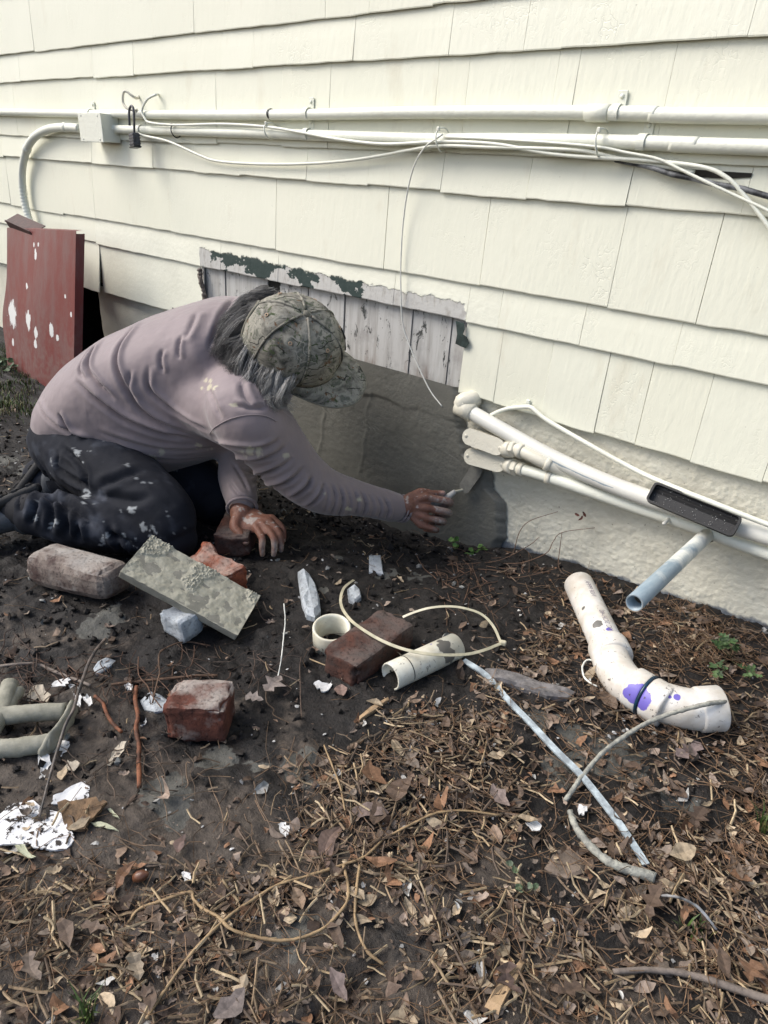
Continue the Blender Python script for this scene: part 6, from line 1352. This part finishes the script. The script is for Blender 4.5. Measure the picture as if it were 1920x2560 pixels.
# --- shoes
M_shoe = simple_mat('grey_suede', (0.095, 0.102, 0.112), 0.85, 0.35, 50, 0.3); M_sole = simple_mat('black_rubber', (0.014, 0.014, 0.015), 0.7, 0.3, 80, 0.3); M_sock = simple_mat('black_sock', (0.012, 0.012, 0.015), 0.9)
def shoe(an, heel_up, toe, lab):
    sd = empty_part('shoe', lab); d = _n(toe - an); B = basis(d, heel_up); L = 0.27
    st = []
    v = []; seg = 16; n = 14
    for i in range(n):
        t = i / (n - 1); w = 0.036 + 0.014 * math.sin(t * 2.6) - 0.012 * max(0, t - 0.8) * 4; hgt = (0.075 if t < 0.35 else 0.075 - 0.035 * (t - 0.35) / 0.65) * (0.75 if i in (0, n - 1) else 1)
        for k in range(seg):
            a = 2 * math.pi * k / seg; y, z = w * math.cos(a) * (0.7 if i in (0, n - 1) else 1), hgt * (0.5 + 0.5 * math.sin(a)); v.append(an + B[:, 0] * (-0.06 + t * L) + B[:, 1] * y - B[:, 2] * z)
    f = [(i * seg + k, i * seg + (k + 1) % seg, (i + 1) * seg + (k + 1) % seg, (i + 1) * seg + k) for i in range(n - 1) for k in range(seg)] + [tuple(range(seg))[::-1], tuple((n - 1) * seg + k for k in range(seg))]
    up_ = add('shoe', v, f, M_shoe, man, True, label=lab)
    v, f = box(an + B[:, 0] * (L / 2 - 0.06) + B[:, 2] * 0.008, (L * 1.02, 0.098, 0.026), B, bev=0.010, seg=2); add('sole', v, f, M_sole, up_, True)
    for k in range(7):
        v, f = box(an + B[:, 0] * (-0.04 + k * 0.037) + B[:, 2] * 0.023, (0.014, 0.088, 0.007), B, bev=0.001); add('tread', v, f, M_sole, up_)
    v, f = lathe([(0.052, -0.012), (0.056, 0.0), (0.050, 0.014)], an - B[:, 0] * 0.0 - B[:, 2] * 0.045, _n(R_KN - R_AN), 20, (False, False)); add('ankle_collar', v, f, M_shoe, up_, True)
    return up_
def empty_part(*a): return None
shoe(P(40, 1078, 1.84), np.array([-0.35, 0.15, 0.9]), P(-60, 1120, 1.80), 'grey suede shoe of the near foot')
shoe(P(92, 1018, 2.10), np.array([-0.75, -0.45, 0.4]), P(45, 1080, 2.12), 'black soled shoe of the far foot')
v, f = limb([P(70, 1104, 1.82), P(38, 1100, 1.83)], [0.050, 0.046]); add('sock', v, f, M_sock, man, True)

# --- cap
def camo_mat():
    m = Mat('woodland_camouflage'); vo = m.n('Mapping', m.n('NewGeometry').outputs['Position'], ins={'Rotation': (0.4, 0.7, 0.3)}).outputs[0]
    big = m.noise(17, 5, 0.65, vo, 0.6); c = m.ramp(big, [(0.34, (0.055, 0.055, 0.048)), (0.44, (0.19, 0.18, 0.15)), (0.52, (0.30, 0.285, 0.24)), (0.60, (0.10, 0.105, 0.085)), (0.70, (0.25, 0.235, 0.195))])
    lf = m.noise(60, 5, 0.65, vo, 1.2); c = m.mix(m.ramp(lf, [(0.58, 0), (0.62, 1)]), c, (0.055, 0.075, 0.034)); c = m.mix(m.ramp(m.noise(46, 4, 0.6, m.n('Mapping', vo, ins={'Location': (3, 1, 2)}).outputs[0], 0.9), [(0.63, 0), (0.66, 1)]), c, (0.13, 0.075, 0.042))
    w = m.n('TexWave', wave_type='BANDS', ins={'Vector': vo, 'Scale': 16.0, 'Distortion': 11.0, 'Detail': 3.0, 'Detail Scale': 1.6}).outputs[1]
    lm = m.ramp(m.noise(17, 2, 0.5, vo), [(0.50, 0), (0.60, 1)]); c = m.mix(m.math('MULTIPLY', lm, m.ramp(w, [(0.95, 0), (0.99, 0.9)])), c, (0.34, 0.32, 0.27)); w2 = m.n('TexWave', ins={'Vector': m.n('Mapping', vo, ins={'Rotation': (1.1, 0.3, 0.9)}).outputs[0], 'Scale': 14.0, 'Distortion': 12.0, 'Detail': 3.0}).outputs[1]
    c = m.mix(m.math('MULTIPLY', m.ramp(m.noise(19, 2, 0.5, vo), [(0.42, 1), (0.5, 0)]), m.ramp(w2, [(0.94, 0), (0.98, 0.9)])), c, (0.02, 0.02, 0.018))
    return m.out(c, 0.8, m.bump(m.noise(700, 2), 0.12, 0.001, m.bump(m.noise(50, 3), 0.25, 0.004)), 0.25)
M_camo = camo_mat(); M_thread = simple_mat('dark_thread', (0.03, 0.03, 0.025), 0.8); M_edge = simple_mat('worn_khaki', (0.20, 0.19, 0.15), 0.8)
ca, cb_, ch = 0.124, 0.106, 0.124; CB = hd(-0.004, 0, 0.012)
def dome(th, ph, k=1.0):
    """th from the button (0) to the band (pi/2), ph from the front"""
    s = math.sin(th) ** 0.92; u = math.cos(th) ** 0.80 if th < math.pi / 2 else 0.0
    fr = 1 + 0.06 * max(0, math.cos(ph)) * math.sin(2 * th)
    pan = 1 - 0.012 * math.cos(6 * ph) ** 8 * math.sin(th)
    low = -0.028 * max(0, -math.cos(ph)) * sstep(1.0, 1.57, th)                   # the back dips lower
    return CB + (HF * ca * math.cos(ph) + HR * cb_ * math.sin(ph)) * s * k * fr * pan + HU * (ch * u * k + low)
cap = None
nt_, np_ = 26, 72; v = []; f = []
for i in range(nt_):
    th = 0.02 + (math.pi / 2 + 0.0 - 0.02) * i / (nt_ - 1)
    for k in range(np_): v.append(dome(th, 2 * math.pi * k / np_))
rim = [np.array(dome(math.pi / 2, 2 * math.pi * k / np_)) - HU * 0.022 for k in range(np_)]; v += rim
rim2 = [CB + (q - CB) * 0.96 + HU * 0.01 for q in rim]; v += rim2
for i in range(nt_ + 1): f += [(i * np_ + k, i * np_ + (k + 1) % np_, (i + 1) * np_ + (k + 1) % np_, (i + 1) * np_ + k) for k in range(np_)]
f.append(tuple(range(np_))[::-1]); v = np.array(v)
dn_ = v - CB; dn_ /= np.linalg.norm(dn_, axis=1)[:, None]; v = v + dn_ * (0.0028 * fbm(v * 24, 641, 3) + 0.0010 * fbm(v * 70, 643, 2))[:, None]
cap = add('cap', v, f, M_camo, man, True, label='faded camouflage baseball cap')
for k in range(6):
    ph = math.pi / 6 + k * math.pi / 3 - math.pi / 6
    for dlt in (-0.0022, 0.0022):
        pts = np.array([dome(0.09 + (math.pi / 2 - 0.09) * t, ph + dlt / 0.1 , 1.006) for t in np.linspace(0, 1, 16)]); vv_, ff = tube(pts, 0.0009, 5); add('stitch', vv_, ff, M_thread, cap, True)
    pts = np.array([dome(0.09 + (math.pi / 2 - 0.09) * t, ph, 1.004) for t in np.linspace(0, 1, 16)]); vv_, ff = tube(pts, 0.0030, 6, flat=None); add('seam', vv_, ff, M_camo, cap, True)
    pe = np.array(dome(0.78, ph + math.pi / 6, 1.008)); nrm = _n(pe - CB); aa = np.linspace(0, 2 * np.pi, 15); uu_ = _n(np.cross(nrm, HF)); ww_ = np.cross(nrm, uu_)
    vv_, ff = tube(pe + 0.0038 * (np.cos(aa)[:, None] * uu_ + np.sin(aa)[:, None] * ww_), 0.0015, 6); add('eyelet', vv_, ff, simple_mat('tan_eyelet', (0.42, 0.30, 0.20), 0.6) if k == 0 else bpy.data.materials['tan_eyelet'], cap, True)
pts = np.array([dome(math.pi / 2, t, 1.004) for t in np.linspace(0, 2 * np.pi, 60)]) - HU * 0.001; vv_, ff = tube(pts, 0.0011, 5); add('stitch', vv_, ff, M_edge, cap, True)
pts = np.array([dome(math.pi / 2, t, 1.004) for t in np.linspace(0, 2 * np.pi, 60)]) - HU * 0.021; vv_, ff = tube(pts, 0.0022, 6); add('band_edge', vv_, ff, M_edge, cap, True)
# adjusting strap arch at the back
pts = np.array([dome(1.05 + 0.5 * abs(math.sin(q * 1.0)) ** 2, math.pi + q * 0.33, 1.008) for q in np.linspace(-1.5, 1.5, 18)]); vv_, ff = tube(pts, 0.0042, 6); add('back_arch', vv_, ff, M_edge, cap, True)
vv_, ff = ball(np.array(dome(0.0, 0)) - HU * 0.000, [HF * 0.0085, HR * 0.0085, HU * 0.0055]); add('button', vv_, ff, M_edge, cap, True)
# brim
nb_, nr_ = 40, 9; top_b, bot_b = [], []
for j in range(nr_):
    t = j / (nr_ - 1)
    for i in range(nb_):
        q = -1 + 2 * i / (nb_ - 1); ph = q * 1.20; b0 = np.array(dome(math.pi / 2, ph)) - HU * 0.018
        ln = 0.090 * (1 - abs(q) ** 3.2) * t; dirn = HF * 0.97 + HR * 0.22 * q
        drop = 0.016 * q * q * t + 0.002 * t; top_b.append(b0 * 1.0 + dirn * ln - HU * (drop + 0.006 * t * t))
top_b = np.array(top_b); bot_b = top_b - HU * 0.0035; n_ = len(top_b)
f = [(j * nb_ + i, j * nb_ + i + 1, (j + 1) * nb_ + i + 1, (j + 1) * nb_ + i) for j in range(nr_ - 1) for i in range(nb_ - 1)]; f = f + [tuple(q + n_ for q in g)[::-1] for g in f]
edge = [(nr_ - 1) * nb_ + i for i in range(nb_)]; f += [(edge[i], edge[i + 1], edge[i + 1] + n_, edge[i] + n_) for i in range(nb_ - 1)]
bm_ = add('brim', np.vstack([top_b, bot_b]), f, M_camo, cap, True)
vv_, ff = tube(top_b[edge] - HU * 0.0017, 0.0024, 6); add('brim_edge', vv_, ff, M_edge, cap, True)
# dark mark on the front panel
pts = np.array([dome(t, ph, 1.012) for t, ph in ((0.85, -0.55), (1.0, -0.40), (1.15, -0.52), (1.3, -0.34), (1.4, -0.5))]); vv_, ff = tube(spline(pts, 5), 0.0050, 6, flat=(pts[2] - CB, 0.35)); add('emblem', vv_, ff, M_thread, cap, True, label='dark stitched mark on the cap front')

# --- hair and beard: salt and pepper strands over a dark base
hb = [ball(hd(-0.035, 0, -0.045), [HF * 0.075, HR * 0.086, HU * 0.072]), limb([P(565, 690, 1.72), P(520, 715, 1.75), P(500, 750, 1.765)], [0.05, 0.05, 0.028]), limb([P(560, 760, 1.70), P(540, 810, 1.70), P(575, 840, 1.685)], [0.05, 0.04, 0.026]), limb([P(600, 800, 1.68), P(605, 832, 1.675)], [0.04, 0.026]),
      limb([P(575, 645, 1.75), P(530, 668, 1.765)], [0.035, 0.03])]
hv, hf_ = mesh_eval(hb, 0.006, 5); hv = hv + normals(hv, hf_) * (0.004 * fbm(hv * 40, 651, 3))[:, None]
hair = add('hair', hv, hf_, simple_mat('dark_hair_base', (0.040, 0.039, 0.038), 0.7, 0.5, 80, 0.6), man, True, label='shaggy salt and pepper hair and beard')
GD = [[(600, 634, 1.74), (560, 640, 1.725), (520, 660, 1.725), (505, 700, 1.74)], [(572, 648, 1.72), (530, 660, 1.705), (490, 692, 1.715), (472, 738, 1.735)], [(552, 678, 1.69), (515, 700, 1.685), (484, 735, 1.70), (474, 768, 1.725)], [(548, 708, 1.67), (515, 745, 1.67), (494, 777, 1.69), (490, 802, 1.71)],
      [(550, 735, 1.655), (526, 780, 1.655), (514, 815, 1.67), (522, 842, 1.68)], [(562, 760, 1.645), (546, 800, 1.645), (537, 840, 1.655), (550, 864, 1.665)], [(586, 785, 1.635), (571, 825, 1.635), (563, 855, 1.645), (582, 870, 1.655)], [(616, 800, 1.63), (606, 835, 1.63), (591, 858, 1.64), (607, 868, 1.65)], [(630, 806, 1.63), (620, 832, 1.63), (606, 852, 1.64), (618, 862, 1.65)]]
GDA = np.array([[P(*q) for q in g] for g in GD]); its = []
clumps = [(rng.random() * (len(GDA) - 1.001), rng.normal(size=3) * 0.007, rng.normal(size=3) * 0.009, rng.uniform(6, 14), rng.uniform(0, 6.28), rng.uniform(-0.006, 0.018), rng.random()) for _ in range(170)]
for k in range(9500):
    u, of_, wv, frq, ph, dep, tone = clumps[k % 170]; i = int(u); w = u - i; g = GDA[i] * (1 - w) + GDA[i + 1] * w
    g = g + of_ + rng.normal(size=3) * 0.0042 + FW * dep
    s0, s1 = 0.25 * rng.random() ** 2 * 3, 0.5 + 0.55 * rng.random(); s0 = min(s0, 0.6)
    sp2 = spline(g, 4); t = np.linspace(0, 1, len(sp2)); tt = np.linspace(s0, min(1, max(s1, s0 + 0.25)), 6); p = np.stack([np.interp(tt, t, sp2[:, c]) for c in range(3)], 1)
    p = p + np.outer(np.sin(tt * frq + ph), wv) * np.linspace(0.3, 1.2, 6)[:, None] + np.outer(np.linspace(0, 1, 6) ** 2, rng.normal(size=3) * 0.005)
    v, f = tube(p, np.linspace(0.00048, 0.00020, 6), 3, False)
    wt = np.clip((u - 2.5) / 4.5, 0, 1); pr = 0.16 + 0.66 * wt; c = np.array((0.38, 0.375, 0.36)) * rng.uniform(0.5, 1.3) if rng.random() * 0.5 + tone * 0.5 < pr else np.array((0.045, 0.044, 0.044)) * rng.uniform(0.5, 2.2)
    its.append((v, f, c))
vs_, fs_ = join([(i[0], i[1]) for i in its]); cc = np.vstack([np.broadcast_to(i[2], (len(i[0]), 3)) for i in its])
hm = Mat('hair_strands'); hm.out(hm.n('Attribute', attribute_name='Col').outputs[0], 0.42, None, 0.5)
tag(add('hair_strands', vs_, fs_, hm.m, hair, True, attr=cc), kind='stuff')
# eyes, and the black mask strap hanging below the chin
for s in (-1, 1):
    v, f = sph(hd(0.083, s * 0.031, -0.008), 0.0115); add('eye', v, f, simple_mat('eye_white', (0.6, 0.58, 0.55), 0.2), man, True)
v, f = tube(spline([P(600, 868, 1.70), P(608, 885, 1.70), P(602, 905, 1.71), P(590, 895, 1.72)], 6), 0.009, 8, flat=(FW, 0.3)); add('neck_strap', v, f, M_black, man, True, label='black strap hanging at the neck')
# --- trowel
h0, h1, h2 = P(905, 1101, 2.012), P(958, 1079, 2.012), P(983, 1062, 2.018); b0 = W(1001, 1058, -0.020); b1 = W(1031, 1014, -0.014)
tw = empty('trowel', h1, 'small cement caked pointing trowel held in the man\'s right hand against the patch', 'trowel')
v, f = tube(spline([h0, h1, h2], 6), [0.011, 0.0115, 0.012, 0.012, 0.0115, 0.011, 0.0105, 0.010, 0.0095, 0.009, 0.0085, 0.008, 0.0075], 12); add('handle', v, f, simple_mat('cement_white_handle', (0.42, 0.41, 0.38), 0.6, 0.3, 60, 0.3), tw, True)
v, f = lathe([(0.0085, -0.004), (0.009, 0.0), (0.0085, 0.004)], h1 + (h2 - h1) * 0.25, h2 - h1, 14); add('ferrule', v, f, M_steel, tw, True)
v, f = tube(spline([h2, P(993, 1060, 2.02), b0], 6), 0.0045, 8); add('tang', v, f, M_mortar, tw, True)
d = _n(b1 - b0); B = basis(d, (0, -1, 0.1)); Lb = np.linalg.norm(b1 - b0) + 0.012
pr = [(-0.004, 0.010), (0.008, 0.019), (Lb * 0.8, 0.0205), (Lb, 0.016), (Lb, -0.016), (Lb * 0.8, -0.0205), (0.008, -0.019), (-0.004, -0.010)]
v, f = plate([b0 + B[:, 0] * x + B[:, 1] * y for x, y in pr], 0.004, B[:, 2]); add('blade', v, f, mortar_mat('cement_on_blade', (0.13, 0.128, 0.114), (0.19, 0.187, 0.165)), tw)
